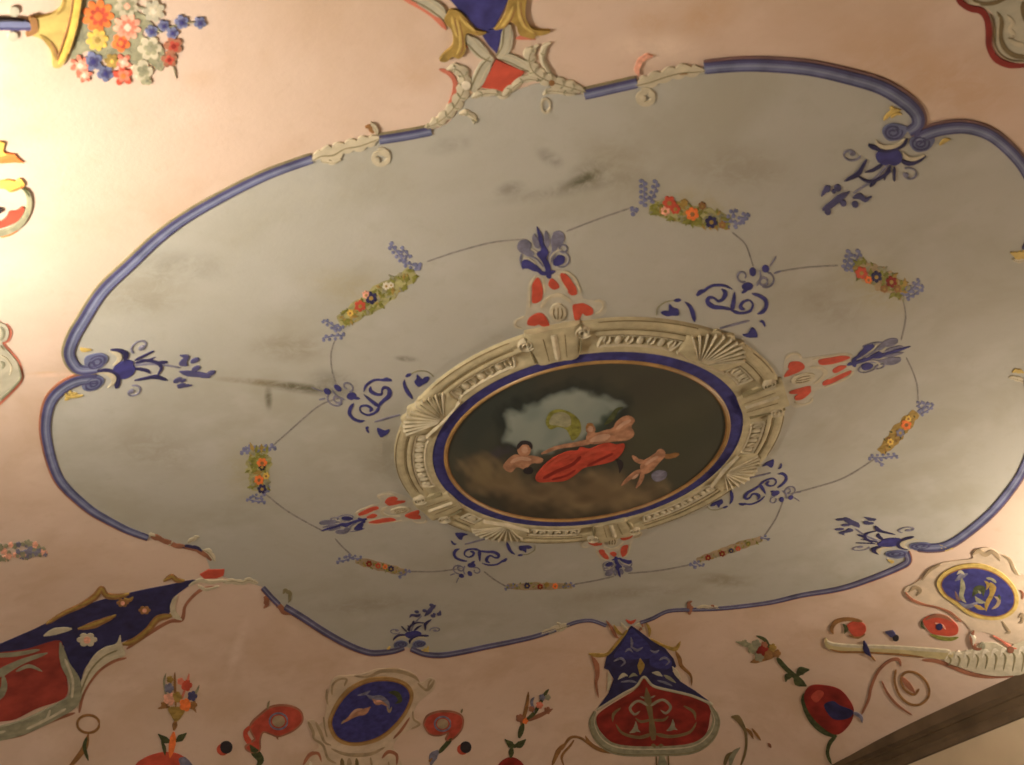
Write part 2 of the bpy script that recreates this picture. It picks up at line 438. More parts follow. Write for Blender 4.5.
# ================================================================== THE GREY LOBED FIELD AND ITS BLUE BORDER
seg = {}
seg['a'] = [(97, 368), (82, 369), (74, 364), (69, 352), (74, 336), (82, 322), (102, 291), (132, 262), (160, 236), (190, 214.5), (232, 191), (270, 173), (312, 158)]
seg['b'] = [(379, 139), (405, 135), (431, 130)]
seg['c'] = [(584, 94), (610, 88), (637, 82)]
seg['d'] = [(704, 67.5), (740, 64.5), (774, 65), (811, 68.5), (847, 76.5), (879, 86), (903, 100), (916, 113), (917, 124), (908, 131)]
seg['e'] = [(916, 139), (927, 133), (943, 128.5), (965, 127), (987, 133), (1006, 147), (1024, 168), (1036, 195), (1038, 225), (1026, 250)]
seg['f'] = [(1026, 378), (1034, 415), (1030, 447), (1024, 466), (1013, 485), (992.5, 510), (967, 532), (947, 544.5), (930, 547), (918, 546)]
seg['g'] = [(906, 552), (908, 560), (900, 566), (871, 578), (840, 588), (802, 594.5), (769, 602), (724, 607.5), (692, 609)]
seg['g2'] = [(690, 609), (668, 610.5), (652, 618), (640, 622)]
seg['h'] = [(556, 629), (534, 636), (512, 641), (487, 646), (461, 651.5), (440, 654.5), (424, 653), (411, 648)]
seg['h2'] = [(606, 625), (592, 620), (578, 621), (566, 625)]
seg['i'] = [(404, 647), (392, 650.5), (371, 652), (350, 645), (326, 632), (303, 617), (285, 606)]
seg['i2'] = [(279, 604), (271, 596), (263, 587)]
seg['j'] = [(148, 537), (128, 529.5), (111, 521), (95, 512), (82, 502), (67, 488), (57, 474), (49, 450), (45.5, 425), (50, 402), (62, 388), (78, 380), (97, 378)]
outline = (seg['a'] + [(345, 147)] + seg['b'] + [(450, 121), (470, 96), (490, 96), (505, 94), (522, 88), (541, 83), (562, 92)] + seg['c'] + [(672, 72)] + seg['d'] + seg['e']
           + [(1034, 285), (1052, 318), (1036, 350)] + seg['f'] + seg['g'] + seg['g2'] + [(630, 626)] + seg['h2'] + seg['h'] + seg['i'] + seg['i2']
           + [(242, 581), (225, 577), (212, 573), (207, 560), (198, 550), (173, 545)] + seg['j'])
panel = thing('ceiling_panel', 'large grey eight-lobed painted field in the middle of the pink vault, edged with a blue band', 'ceiling panel', at=(0, 0))
mb = MB(); q = plan(outline); q = smooth(q, 4, True); mb.fill(q, 0.006, step=0.16); mb.build('grey_field', 'grey', panel)
for k, wd in dict(a=10.5, b=9, c=10, d=12, e=11.5, f=8, g=4.7, g2=3.2, h=4.5, h2=3.2, i=5.6, i2=5, j=9.5).items():
    pts = seg[k]; br = Brush()
    taper = dict(d=(0.95, 1.05, 1.1, 1.15, 1.2, 1.1, .8), a=(.7, 1.1, 1.1, 1.0, 0.85, .8), g=(1.3, 1.2, 1, .8, .7), j=(.6, .8, 1, 1.1, 1.0), h=(.8, 1, 1.1, 1.1), i=(.8, 1, 1.1, 1.1)).get(k, (1, 1))
    wl = [wd * v for v in taper]
    cen = np.array([588, 400.0]); mid = len(pts) // 2; d = np.array(pts[mid]) - np.array(pts[mid - 1]); nrm = np.array([-d[1], d[0]])
    sg = 1 if np.dot(nrm, np.array(pts[mid]) - cen) > 0 else -1
    m = MB(); br.stroke(m, pts, wl, 0.020, ends=0.8, n=8); band = m.build('border_band', 'border' if k in 'abcdefj' else 'lower_border', panel); hb = sub(band, panel)
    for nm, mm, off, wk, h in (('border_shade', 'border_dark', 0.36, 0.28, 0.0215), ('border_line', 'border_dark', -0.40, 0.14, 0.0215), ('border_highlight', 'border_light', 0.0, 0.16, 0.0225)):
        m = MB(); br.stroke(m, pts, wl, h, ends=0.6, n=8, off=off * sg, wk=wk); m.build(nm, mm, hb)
    m = MB(); br.stroke(m, pts, wl, 0.014, ends=0.5, n=8, off=0.58 * sg, wk=0.22); m.build('border_edge', 'olive_edge' if k in 'abc' else ('plum' if k in 'def' else 'rust'), panel)

# ================================================================== THE CENTRAL MEDALLION
COAT = 1.0
A0, B0 = 1.1813, 1.1093           # outer edge of the gilded rim
med = thing('medallion', 'round central ceiling medallion with a dark oil painting in a carved stone frame', 'medallion', at=(0, 0))
RIM = plan([(445.9, 457), (454.6, 428), (484, 391), (528, 373.7), (572, 363.4), (615.8, 360), (659.8, 363.4), (697.8, 378), (721.3, 398.6), (733.9, 422), (728.6, 442.5),
            (703.7, 469), (662.7, 495.3), (615.8, 512.9), (571.8, 519.3), (527.9, 518), (484, 507), (457.6, 486.5)])
def fitc(P):   # ellipse centre and half axes through traced points, axes along the room
    x, y = P[:, 0], P[:, 1]; s = np.linalg.lstsq(np.column_stack([x * x, y * y, x, y]), np.ones(len(x)), rcond=None)[0]
    cx, cy = -s[2] / (2 * s[0]), -s[3] / (2 * s[1]); k = 1 + s[0] * cx * cx + s[1] * cy * cy
    return cx, cy, math.sqrt(k / s[0]), math.sqrt(k / s[1])
CX, CY, A0, B0 = fitc(RIM)
FRM = plan([(390, 459.5), (410.8, 402), (462, 365), (527.7, 338.5), (593, 326), (708, 326), (761.5, 352.8), (790, 385.6), (786, 426.6), (745, 478), (646.6, 516.9), (556, 541.5),
            (486.6, 533.3), (433, 516.9), (400.5, 488)])
FX, FY, FA, FB = fitc(FRM)
print('rim', CX, CY, A0, B0, 'frame', FX, FY, FA, FB)
def ringp(k, t):
    """plan point on the medallion: k = 0 at the rim's outer edge, 1 at the frame's outer edge"""
    t = np.asarray(t, float)
    a, b, x, y = A0 + (FA - A0) * k, B0 + (FB - B0) * k, CX + (FX - CX) * k, CY + (FY - CY) * k
    return np.column_stack([x + a * np.cos(t), y + b * np.sin(t)])
def annulus(prof, n=160, t0=0, t1=2 * math.pi):
    m_ = MB(); full = abs(t1 - t0 - 2 * math.pi) < 1e-6
    T = np.linspace(t0, t1, n, endpoint=not full)
    rows = [S(ringp(k, T), hh) for k, hh in prof]; m = len(T); np_ = len(prof)
    for r in rows: m_.v += [tuple(v) for v in r]
    for i in range(m if full else m - 1):
        j = (i + 1) % m
        for k in range(np_ - 1): m_.f.append((k * m + i, k * m + j, (k + 1) * m + j, (k + 1) * m + i))
    if not full:
        m_.f.append(tuple(k * m for k in range(np_))); m_.f.append(tuple(k * m + m - 1 for k in reversed(range(np_))))
    return m_
TAU = 2 * math.pi
annulus([(0.0, 0.001), (0.01, 0.018), (0.40, 0.018), (0.42, 0.001)]).build('blue_ring', 'blue', med)
annulus([(-0.065, 0.001), (-0.062, 0.020), (-0.045, 0.028), (-0.03, 0.024), (-0.015, 0.030), (0.0, 0.026), (0.01, 0.001)]).build('gilded_rim', 'gilt', med)
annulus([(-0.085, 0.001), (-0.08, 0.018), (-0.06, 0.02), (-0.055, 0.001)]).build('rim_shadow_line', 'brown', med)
annulus([(0.23, 0.001), (0.235, 0.026), (0.29, 0.032), (0.37, 0.026), (0.40, 0.018), (0.62, 0.018), (0.645, 0.030), (0.69, 0.038), (0.74, 0.034), (0.76, 0.026),
         (0.80, 0.028), (0.84, 0.038), (0.90, 0.039), (0.95, 0.032), (0.985, 0.026), (1.0, 0.001)], 200).build('stone_moulding', 'stone', med)

# oil painting: a dark sky with a cloud bank, brushed on a fine mesh
def blur_poly(poly, pts, soft):
    poly = np.array(poly, float); x, y = pts[:, 0], pts[:, 1]; ins = np.zeros(len(pts), bool); dmin = np.full(len(pts), 1e9)
    for (ax, ay), (bx, by) in zip(poly, np.roll(poly, -1, 0)):
        c = ((ay > y) != (by > y)); ins ^= c & (x < (bx - ax) * (y - ay) / ((by - ay) or 1e-9) + ax)
        L2 = (bx - ax) ** 2 + (by - ay) ** 2 + 1e-9; t = np.clip(((x - ax) * (bx - ax) + (y - ay) * (by - ay)) / L2, 0, 1)
        dmin = np.minimum(dmin, np.hypot(x - ax - t * (bx - ax), y - ay - t * (by - ay)))
    sd = np.where(ins, dmin, -dmin); return np.clip(sd / soft * 0.5 + 0.5, 0, 1)
PZ = (440, 340, 3.413)
def photo_px(xy):
    P = S(xy) - EYE; z = P @ CF
    return np.column_stack([W / 2 + FPX * (P @ CR) / z, H / 2 - FPX * (P @ CU) / z])
NA, NR = 220, 90
V = [(CX, CY)]
for r in range(1, NR + 1):
    V += [tuple(v) for v in ringp(0, np.linspace(0, TAU, NA, endpoint=False)) * (0.978 * r / NR) + np.array([CX, CY]) * (1 - 0.978 * r / NR)]
V = np.array(V); mb = MB(); mb.v = [tuple(v) for v in S(V, 0.012)]
mb.f = [(0, 1 + (i + 1) % NA, 1 + i) for i in range(NA)]
for r in range(NR - 1):
    for i in range(NA):
        j = (i + 1) % NA; mb.f.append((1 + r * NA + i, 1 + r * NA + j, 1 + (r + 1) * NA + j, 1 + (r + 1) * NA + i))
o = len(mb.v); rimi = [1 + (NR - 1) * NA + i for i in range(NA)]
mb.v += [tuple(v) for v in S(V[rimi], -0.003)]
mb.f += [(rimi[i], rimi[(i + 1) % NA], o + (i + 1) % NA, o + i) for i in range(NA)]
canvas = mb.build('painting', 'canvas', med)
me = canvas.data
px = (photo_px(np.vstack([V, V[rimi]])) - np.array(PZ[:2])) * PZ[2]     # brush positions on the enlargement of the painting
rs = np.random.RandomState(3)
def wob(p, s, a):
    ph = rs.rand(6) * 6.28; out = np.zeros(len(p))
    for k in range(6):
        an = rs.rand() * 6.28; f = s * (0.6 + 0.9 * rs.rand()); out += np.sin(p[:, 0] * f * math.cos(an) + p[:, 1] * f * math.sin(an) + ph[k])
    return out / 6 * a
wp = px + np.column_stack([wob(px, 0.05, 30) + wob(px, 0.16, 16), wob(px, 0.05, 30) + wob(px, 0.16, 16)])
col = np.tile(np.array([0.058, 0.056, 0.045]), (len(px), 1))
def lay(mask, c, amt=1.0):
    global col
    m_ = (mask * amt)[:, None]; col = col * (1 - m_) + np.array(c) * m_
lay(blur_poly([(20, 380), (120, 130), (330, 90), (330, 330), (120, 420)], wp, 60), (0.040, 0.048, 0.044))
lay(blur_poly([(620, 250), (900, 200), (980, 330), (800, 480), (640, 420)], wp, 90), (0.070, 0.072, 0.048), 0.8)
lay(blur_poly([(195, 260), (240, 220), (300, 190), (400, 160), (490, 140), (640, 190), (640, 250), (560, 330), (330, 390), (205, 350)], wp, 24), (0.020, 0.027, 0.027), 0.95)
lay(np.clip(wob(px, 0.03, 1.3), 0, 1), (0.080, 0.080, 0.058), 0.5)
lay(np.clip(wob(px, 0.02, 1.3), 0, 1), (0.040, 0.046, 0.040), 0.5)
sky = blur_poly([(225, 262), (240, 240), (270, 245), (300, 215), (350, 205), (400, 185), (450, 175), (490, 165), (520, 185), (560, 195), (600, 205), (622, 212), (590, 245), (560, 265),
                 (530, 300), (500, 330), (470, 345), (430, 345), (400, 362), (360, 378), (320, 390), (305, 355), (270, 345), (220, 335), (236, 300)], px + 0.55 * (wp - px), 12)
lay(sky, (0.23, 0.27, 0.25)); lay(sky * np.clip(wob(px, 0.045, 1.2) + 0.2, 0, 1), (0.31, 0.34, 0.31), 0.7); lay(sky * np.clip(wob(px, 0.06, 1.2), 0, 1), (0.17, 0.21, 0.20), 0.7)
lay(blur_poly([(500, 330), (530, 280), (580, 250), (600, 250), (560, 320), (520, 345)], wp, 16), (0.05, 0.075, 0.06), 0.8)
cl = blur_poly([(85, 430), (120, 405), (180, 415), (215, 445), (250, 455), (330, 485), (420, 485), (500, 455), (560, 450), (620, 480), (700, 500), (770, 500), (720, 535), (600, 570),
                (480, 585), (350, 580), (240, 560), (170, 510), (110, 480)], wp, 34)
lay(cl, (0.155, 0.115, 0.07)); lay(cl * np.clip(wob(px, 0.05, 1.5) + 0.25, 0, 1), (0.24, 0.18, 0.105), 0.9); lay(cl * np.clip(wob(px, 0.07, 1.6) - 0.1, 0, 1), (0.07, 0.05, 0.035), 0.9)
lay(blur_poly([(90, 440), (130, 415), (190, 430), (230, 465), (160, 480), (105, 465)], wp, 24), (0.20, 0.155, 0.085), 0.7)
lay(blur_poly([(160, 540), (300, 580), (500, 600), (620, 585), (500, 640), (250, 620)], wp, 34), (0.045, 0.035, 0.026), 0.8)
lay(blur_poly([(170, 385), (215, 355), (245, 360), (225, 400), (190, 410)], wp, 14), (0.055, 0.05, 0.065), 0.8)
att = me.color_attributes.new('paint', 'FLOAT_COLOR', 'POINT')
att.data.foreach_set('color', np.column_stack([col, np.ones(len(col))]).ravel())

cv = sub(canvas, med); pb = Brush(PZ); HP = 0.016
def pt(name, m, *jobs, h=HP):
    mb_ = MB()
    for kind, *a in jobs:
        if kind == 'f': pb.fill(mb_, a[0], h)
        elif kind == 's': pb.stroke(mb_, a[0], a[1], h)
        else: pb.blob(mb_, a[0], a[1], h + 0.001, asp=a[2] if len(a) > 2 else 1.0)
    return mb_.build(name, m, cv)
pt('floating_veil', 'green', ('f', [(360, 278), (368, 250), (385, 236), (412, 232), (450, 246), (476, 272), (480, 305), (468, 328), (450, 338), (440, 318), (428, 300), (402, 292), (376, 300)]), h=0.015)
vl = MB(); pb.fill(vl, [(372, 280), (384, 250), (412, 240), (440, 252), (446, 280), (430, 292), (400, 286)], 0.017); vl.build('veil_highlight', 'leafgrey', cv)
pt('figure', 'flesh', ('f', [(498, 338), (502, 315), (516, 304), (532, 312), (560, 304), (588, 296), (600, 276), (622, 258), (645, 254), (664, 268), (652, 290), (662, 316), (640, 336), (600, 340), (560, 346), (520, 350)]),
   ('s', [(520, 340), (460, 352), (400, 362), (345, 384)], (22, 15, 12, 10)), ('b', (513, 300), 17))
pt('figure_highlight', 'flesh_pale', ('f', [(510, 340), (530, 322), (560, 316), (580, 320), (560, 338)]), ('s', [(600, 300), (625, 280), (650, 268)], 12), ('b', (512, 298), 10), h=0.019)
pt('figure_hair', 'brown', ('s', [(498, 298), (506, 284), (522, 284)], 9), h=0.02)
pt('drapery', 'drape', ('f', [(325, 462), (345, 432), (375, 404), (410, 384), (440, 374), (468, 372), (480, 360), (510, 366), (545, 352), (575, 346), (600, 352), (628, 350), (620, 378), (596, 402), (566, 414),
                                (525, 422), (490, 430), (462, 452), (425, 474), (370, 478), (336, 478)]), h=0.02)
pt('drapery_fold', 'deepred', ('s', [(350, 466), (400, 440), (450, 418), (480, 390)], 12), ('s', [(500, 424), (540, 404), (590, 380)], 9), ('s', [(380, 470), (430, 456), (462, 436)], 8), h=0.022)
pt('drapery_highlight', 'red', ('s', [(490, 392), (520, 374), (560, 366), (600, 362)], 12), ('s', [(350, 440), (390, 408), (440, 386)], 8), h=0.022)
pt('putto', 'flesh', ('f', [(215, 428), (232, 402), (258, 386), (284, 394), (312, 390), (350, 400), (342, 414), (312, 416), (290, 436), (262, 428), (240, 446)]), ('b', (286, 370), 24), h=0.018)
pt('putto_highlight', 'flesh_pale', ('b', (288, 368), 12), ('s', [(240, 412), (270, 398), (310, 402)], 12), h=0.021)
pt('putto_hair', 'black', ('s', [(262, 366), (278, 346), (304, 348), (312, 366)], 12), ('b', (300, 440), 18, 0.7), h=0.02)
pt('putto', 'flesh', ('s', [(655, 390), (675, 408), (700, 410)], (16, 14, 16)), ('f', [(690, 410), (712, 396), (736, 380), (756, 374), (764, 392), (744, 416), (722, 440), (694, 452), (682, 432)]),
   ('s', [(690, 440), (686, 470), (668, 500)], (20, 14, 9)), ('s', [(684, 440), (650, 462), (618, 492)], (20, 14, 9)), ('b', (752, 384), 17), h=0.018)
pt('putto_highlight', 'flesh_pale', ('s', [(698, 420), (720, 404), (742, 392)], 10), ('s', [(655, 468), (676, 452)], 9), h=0.021)
pt('putto_wing', 'slate', ('f', [(722, 452), (745, 440), (772, 446), (768, 466), (742, 478), (724, 470)]), h=0.016)
pt('orange_wisp', 'brown', ('s', [(758, 392), (785, 392), (815, 384)], 16), h=0.016)

pt('dark_wisp', 'black', ('s', [(596, 400), (615, 418), (612, 450)], (8, 22, 6)), h=0.0145)
pt('dark_wisp', 'darkgreen', ('s', [(560, 285), (585, 262), (602, 235), (625, 225)], (8, 20, 14, 5)), h=0.0145)

# carved frame: angles of the four brackets (towards the crests) and four shells (towards the scrolls)
def ang_of(p): x, y = plan([p])[0]; return math.atan2((y - CY) / B0, (x - CX) / A0)
brk = [ang_of(p) for p in ((553, 348), (778, 394), (610, 524), (432, 505))]
shl = [ang_of(p) for p in ((718, 344), (756, 474), (500, 527), (427, 413))]
def radial(t, k0, k1, wid, h, name, m, parent, prof=None, n=10):
    ks = np.linspace(k0, k1, n); p = np.vstack([ringp(k, [t]) for k in ks])
    return MB().stroke(p, wid, h, ends=1.0, prof=prof).build(name, m, parent)
flatp = [(-0.5, 0.0), (-0.49, 0.6), (-0.42, 0.9), (-0.3, 1.0), (-0.14, 0.86), (0.14, 0.86), (0.3, 1.0), (0.42, 0.9), (0.49, 0.6), (0.5, 0.0)]
for t in brk:
    b = radial(t, 0.22, 1.03, (0.30, 0.36, 0.42, 0.38), 0.056, 'bracket', 'stone', med, flatp); hb = sub(b, med)
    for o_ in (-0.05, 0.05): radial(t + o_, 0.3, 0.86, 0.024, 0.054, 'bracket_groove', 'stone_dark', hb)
    radial(t, 0.3, 0.9, 0.055, 0.064, 'bracket_rib', 'cream', hb)
    for o_ in (-0.125, 0.125):
        radial(t + o_, 0.34, 0.98, 0.018, 0.059, 'bracket_line', 'olive_edge', hb)
    for o_ in (-0.2, 0.2):
        v = MB(); p = ringp(0.84, [t + o_ * 0.66])[0]; T = np.linspace(0, 4.2 * math.pi, 40)
        v.stroke(p + np.column_stack([np.cos(T), np.sin(T)]) * np.linspace(0.06, 0.01, 40)[:, None], 0.022, 0.062); v.build('bracket_volute', 'cream', hb)
for t in shl:
    fan = MB(); p0 = ringp(0.38, [t])[0]; p1 = ringp(1.04, [t])[0]; ax_ = p1 - p0; lt = np.array([-ax_[1], ax_[0]]) / np.linalg.norm(ax_)
    TT = np.linspace(-1.35, 1.35, 37); edge_ = [p0 + ax_ * (0.25 + 0.75 * math.cos(a * 0.95)) * (1 + 0.05 * math.cos(a * 14)) + lt * 0.30 * math.sin(a) * (1 + 0.05 * math.cos(a * 14)) for a in TT]
    fan.fill([p0 + lt * -0.22 + ax_ * -0.12] + edge_ + [p0 + lt * 0.22 + ax_ * -0.12], 0.050, edge=0.02)
    sh = fan.build('scallop_shell', 'stone', med); hs = sub(sh, med)
    rb = MB(); gv = MB()
    for a in np.linspace(-1.2, 1.2, 11):
        e = p0 + ax_ * (0.25 + 0.72 * math.cos(a * 0.95)) + lt * 0.29 * math.sin(a)
        rb.stroke(smooth([p0 + ax_ * 0.02 + lt * 0.05 * math.sin(a), (p0 + e) / 2 + lt * 0.02 * math.sin(a), e], 5), (0.014, 0.034), 0.060)
        a2 = a + 0.12; e = p0 + ax_ * (0.25 + 0.66 * math.cos(a2 * 0.95)) + lt * 0.28 * math.sin(a2)
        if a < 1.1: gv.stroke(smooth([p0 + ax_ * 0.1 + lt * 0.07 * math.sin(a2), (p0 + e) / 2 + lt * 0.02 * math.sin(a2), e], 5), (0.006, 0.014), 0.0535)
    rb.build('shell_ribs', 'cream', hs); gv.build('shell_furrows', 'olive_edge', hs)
    rl = MB(); rl.stroke([p0 - lt * 0.24 - ax_ * 0.06, p0 - ax_ * 0.11, p0 + lt * 0.24 - ax_ * 0.06], 0.045, 0.06); rl.build('shell_scroll', 'cream', hs)
# between a bracket and a shell: a sunk panel with carved foliage, edged by umber lines
stops = sorted([(t % TAU, 'b') for t in brk] + [(t % TAU, 's') for t in shl])
for i, (t0, k0) in enumerate(stops):
    t1, k1 = stops[(i + 1) % 8]
    if t1 < t0: t1 += TAU
    a = t0 + (0.22 if k0 == 'b' else 0.20); b = t1 - (0.22 if k1 == 'b' else 0.20)
    rim_ = MB(); T = np.linspace(a, b, 24)
    loop = np.vstack([ringp(0.385, T), ringp(0.63, T[::-1])]); loop = smooth(loop[::2], 3, True)
    rim_.stroke(loop, 0.024, 0.034, closed=True); pr = rim_.build('panel_moulding', 'cream', med); hp = sub(pr, med)
    lines = ((0.655, 0.016, 0.036), (0.765, 0.018, 0.033), (0.80, 0.01, 0.031), (0.90, 0.010, 0.0395), (0.97, 0.014, 0.034))
    for kk, ww, hh in lines:
        ln = MB(); ln.stroke(ringp(kk, np.linspace(a - 0.02, b + 0.02, 24)), ww, hh); ln.build('umber_line', 'stone_dark' if ww > 0.012 else 'olive_edge', med)
    nleaf = max(5, int((b - a) / 0.055)); lv = MB(); dk = MB()
    for k, t in enumerate(np.linspace(a + 0.04, b - 0.04, nleaf)):
        p = ringp(0.51, [t])[0]; an = math.atan2(*(p - [CX, CY])[::-1])
        if k % 2: lv.blob(p, 0.044, 0.024, an, 0.036)
        else:
            for s_ in (-1, 1): lv.stroke([ringp(0.43, [t])[0], ringp(0.51, [t + s_ * 0.016])[0], ringp(0.60, [t + s_ * 0.010])[0]], (0.014, 0.024, 0.010), 0.035)
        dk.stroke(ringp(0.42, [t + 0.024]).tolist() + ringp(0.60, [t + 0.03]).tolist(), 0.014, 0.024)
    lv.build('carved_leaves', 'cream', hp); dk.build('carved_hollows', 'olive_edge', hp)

# ================================================================== CRESTS (red wings and a blue palmette on the frame's four brackets)
COAT = 0.6
CZ = (500, 220, 6.96); CS = [(537, 317), (583, 310), (540, 228)]
def crest(dst, label):
    b = Brush(CZ, CS, dst)
    t = thing('crest', label, 'painted ornament', at=b.p([(400, 635)], sm=False)[0], group='red and blue crests around the central medallion')
    m = MB(); b.fill(m, [(180, 610), (195, 440), (240, 385), (300, 385), (340, 345), (420, 345), (490, 360), (565, 470), (575, 540), (660, 555), (725, 560), (735, 640), (650, 690), (520, 740), (300, 750), (160, 755), (95, 745), (100, 690), (165, 670)], 0.010)
    base = m.build('stone_ground', 'crest_ground', t)
    m = MB()
    for ln, w in (([(205, 605), (205, 500), (212, 440), (245, 385)], 14), ([(285, 610), (325, 545), (400, 515), (470, 545), (490, 570)], 26), ([(560, 500), (525, 410), (480, 365), (430, 355)], 16),
                  ([(655, 560), (700, 560), (715, 600), (690, 635), (660, 650)], 14), ([(170, 670), (120, 690), (105, 730), (150, 750)], 14), ([(300, 395), (305, 460), (310, 500)], 16), ([(405, 375), (425, 420), (470, 490)], 14)):
        m = MB(); b.stroke(m, ln, w, 0.017); m.build('stone_scroll', 'cream', sub(base, t))
    for pts in ([(225, 570), (222, 500), (225, 440), (260, 395), (285, 430), (298, 490), (282, 555)], [(335, 445), (355, 402), (388, 420), (412, 460), (372, 478)], [(420, 368), (460, 372), (500, 420), (530, 470), (532, 510), (490, 515), (455, 470), (430, 420)]):
        m = MB(); b.fill(m, pts, 0.016); m.build('red_petal', 'red', t)
    for pts in ([(190, 722), (198, 682), (230, 655), (275, 640), (312, 660), (345, 735), (300, 735), (265, 722), (240, 730)], [(505, 590), (540, 578), (585, 576), (642, 610), (640, 650), (595, 660), (572, 645), (548, 690), (520, 688), (510, 650)]):
        m = MB(); b.fill(m, pts, 0.016); m.build('red_wing', 'red', t)
    m = MB(); b.blob(m, (400, 635), 58, 0.03, asp=1.1); ball = m.build('stone_boss', 'cream', t)
    m = MB()
    for ln in ([(375, 600), (370, 640), (385, 675)], [(400, 595), (402, 640), (400, 680)], [(425, 600), (432, 640), (420, 675)]): b.stroke(m, ln, 9, 0.034)
    m.build('boss_lines', 'stone_dark', sub(ball, t))
    m = MB(); b.fill(m, [(322, 392), (312, 330), (285, 275), (252, 228), (285, 200), (264, 120), (255, 40), (290, 100), (305, 165), (335, 215), (322, 262), (345, 300), (355, 392)], 0.016)
    b.stroke(m, [(265, 355), (310, 368), (385, 350)], 26, 0.016)
    pm = m.build('palmette', 'blue', t)
    m = MB(); b.fill(m, [(150, 290), (180, 270), (222, 290), (262, 318), (290, 352), (240, 352), (190, 332), (155, 330)], 0.015)
    b.fill(m, [(372, 275), (408, 240), (450, 255), (442, 292), (402, 312), (372, 308)], 0.015); m.build('palmette_leaf', 'blue', sub(pm, t))
    for pts in ([(205, 250), (170, 235), (135, 215), (118, 180), (140, 140), (185, 132), (215, 160), (200, 190), (240, 230)], [(345, 260), (360, 200), (350, 140), (375, 92), (415, 88), (448, 120), (430, 165), (400, 185), (385, 230), (360, 290)],
                [(240, 180), (225, 130), (235, 95), (262, 130), (275, 190)], [(320, 190), (305, 120), (318, 70), (338, 100), (345, 160)]):
        m = MB(); b.fill(m, pts, 0.0125); m.build('palmette_lobe', 'slate', sub(pm, t))
    m = MB()
    for ln in ([(250, 300), (200, 265), (160, 262)], [(345, 300), (352, 250), (392, 210), (430, 200)], [(300, 300), (280, 250), (236, 205), (215, 200)]): b.stroke(m, ln, 12, 0.0155)
    m.build('pale_vein', 'crest_ground', sub(pm, t))
    m = MB(); b.ring(m, (165, 172), 48, 13, 0.015, 1.0, -30, 300, 0.5); b.ring(m, (408, 118), 44, 14, 0.015, 1.0, 200, 480, 0.6); b.ring(m, (440, 195), 26, 11, 0.015); b.ring(m, (425, 268), 55, 8, 0.015, 1, -90, 120)
    b.stroke(m, [(150, 230), (140, 280), (160, 340)], 12, 0.015); b.stroke(m, [(350, 330), (340, 270), (360, 220)], 10, 0.015); b.stroke(m, [(190, 240), (250, 265), (300, 320)], 11, 0.015)
    b.stroke(m, [(225, 130), (240, 90)], 14, 0.015); b.stroke(m, [(310, 120), (318, 85)], 12, 0.015); m.build('palmette_curls', 'slate', sub(pm, t))
crest([(537, 317), (583, 310), (540, 228)], 'red and blue crest above the painting, beneath the big blue and gold cartouche')
crest([(798, 366), (801, 393), (907, 348)], 'elongated red and blue crest pointing from the frame to the right-hand edge')
crest([(626, 537), (595, 541.5), (618.5, 576)], 'small squat red and blue crest under the painting, towards the blue and red shield')
crest([(411, 515.5), (393, 500), (322, 529)], 'red and blue crest at the lower left of the frame, above the narrow brown garland')

# ================================================================== BLUE ARABESQUES on the frame's four shells
AZ = (640, 240, 6.4); AS = [(669, 312), (752, 333), (750, 282)]
def arabesque(dst, label):
    b = Brush(AZ, AS, dst)
    t = thing('arabesque', label, 'painted ornament', at=b.p([(560, 420)], sm=False)[0], group='blue arabesques around the central medallion')
    def part(name, m, *jobs):
        mb_ = MB()
        for k, *a in jobs:
            if k == 's': b.stroke(mb_, a[0], a[1], 0.015)
            elif k == 'f': b.fill(mb_, a[0], 0.014)
            elif k == 'b': b.blob(mb_, a[0], a[1], 0.015, asp=a[2] if len(a) > 2 else 1)
            else: b.ring(mb_, *a)
        return mb_.build(name, m, t)
    part('fleuron', 'blue', ('f', [(132, 462), (160, 448), (182, 450), (186, 408), (212, 428), (242, 438), (246, 476), (205, 480), (165, 482)]), ('s', [(215, 384), (262, 380)], 20))
    part('fleuron', 'blue', ('f', [(655, 602), (690, 592), (714, 556), (738, 572), (750, 615), (715, 620), (685, 618)]), ('s', [(765, 518), (785, 520), (798, 550)], 16))
    part('stem', 'blue', ('s', [(285, 392), (315, 418), (335, 460), (348, 518)], (10, 22, 30, 24)))
    part('stem', 'slate', ('s', [(508, 562), (590, 540), (650, 524), (700, 512)], (8, 13, 13, 8)))
    part('spiral', 'blue', ('s', [(362, 352), (385, 330), (410, 320), (440, 298), (475, 286), (540, 288), (590, 312)], (36, 26, 14, 14, 16, 10)),
         ('s', [(520, 310), (545, 335), (530, 372), (500, 388), (470, 366), (440, 366), (432, 395), (470, 424), (530, 430), (590, 442)], (20, 30, 16, 12, 22, 32, 22, 16)),
         ('s', [(605, 328), (598, 390), (585, 452)], (10, 26, 34)))
    part('spiral', 'blue', ('s', [(590, 450), (640, 464), (700, 452), (722, 410), (696, 382), (655, 396), (642, 428), (668, 440)], (26, 14, 14, 12, 10, 16, 24, 26)),
         ('s', [(715, 340), (760, 352), (800, 380), (806, 420), (785, 455), (750, 470)], (14, 22, 26, 24, 22, 8)))
    part('bud', 'blue', ('f', [(652, 285), (690, 268), (722, 284), (706, 314), (660, 312)]), ('s', [(690, 310), (650, 335)], 18))
    part('berry', 'blue', ('b', (720, 200), 22, 1.3)); part('berry', 'blue', ('b', (802, 180), 24, 1.0))
    part('curl', 'slate', ('r', (655, 228), 40, 11, 0.014, 1.0, 60, 400, 0.45)); part('curl', 'slate', ('r', (800, 250), 55, 11, 0.014, 0.9, -80, 110, 1.0), ('r', (790, 262), 25, 14, 0.014), ('s', [(765, 190), (770, 240), (745, 290)], 12), ('s', [(830, 165), (870, 100)], 7),
         ('s', [(855, 210), (900, 195)], 10))
    part('pale_outline', 'leafgrey', ('s', [(105, 478), (112, 430), (165, 392), (230, 384)], 6))
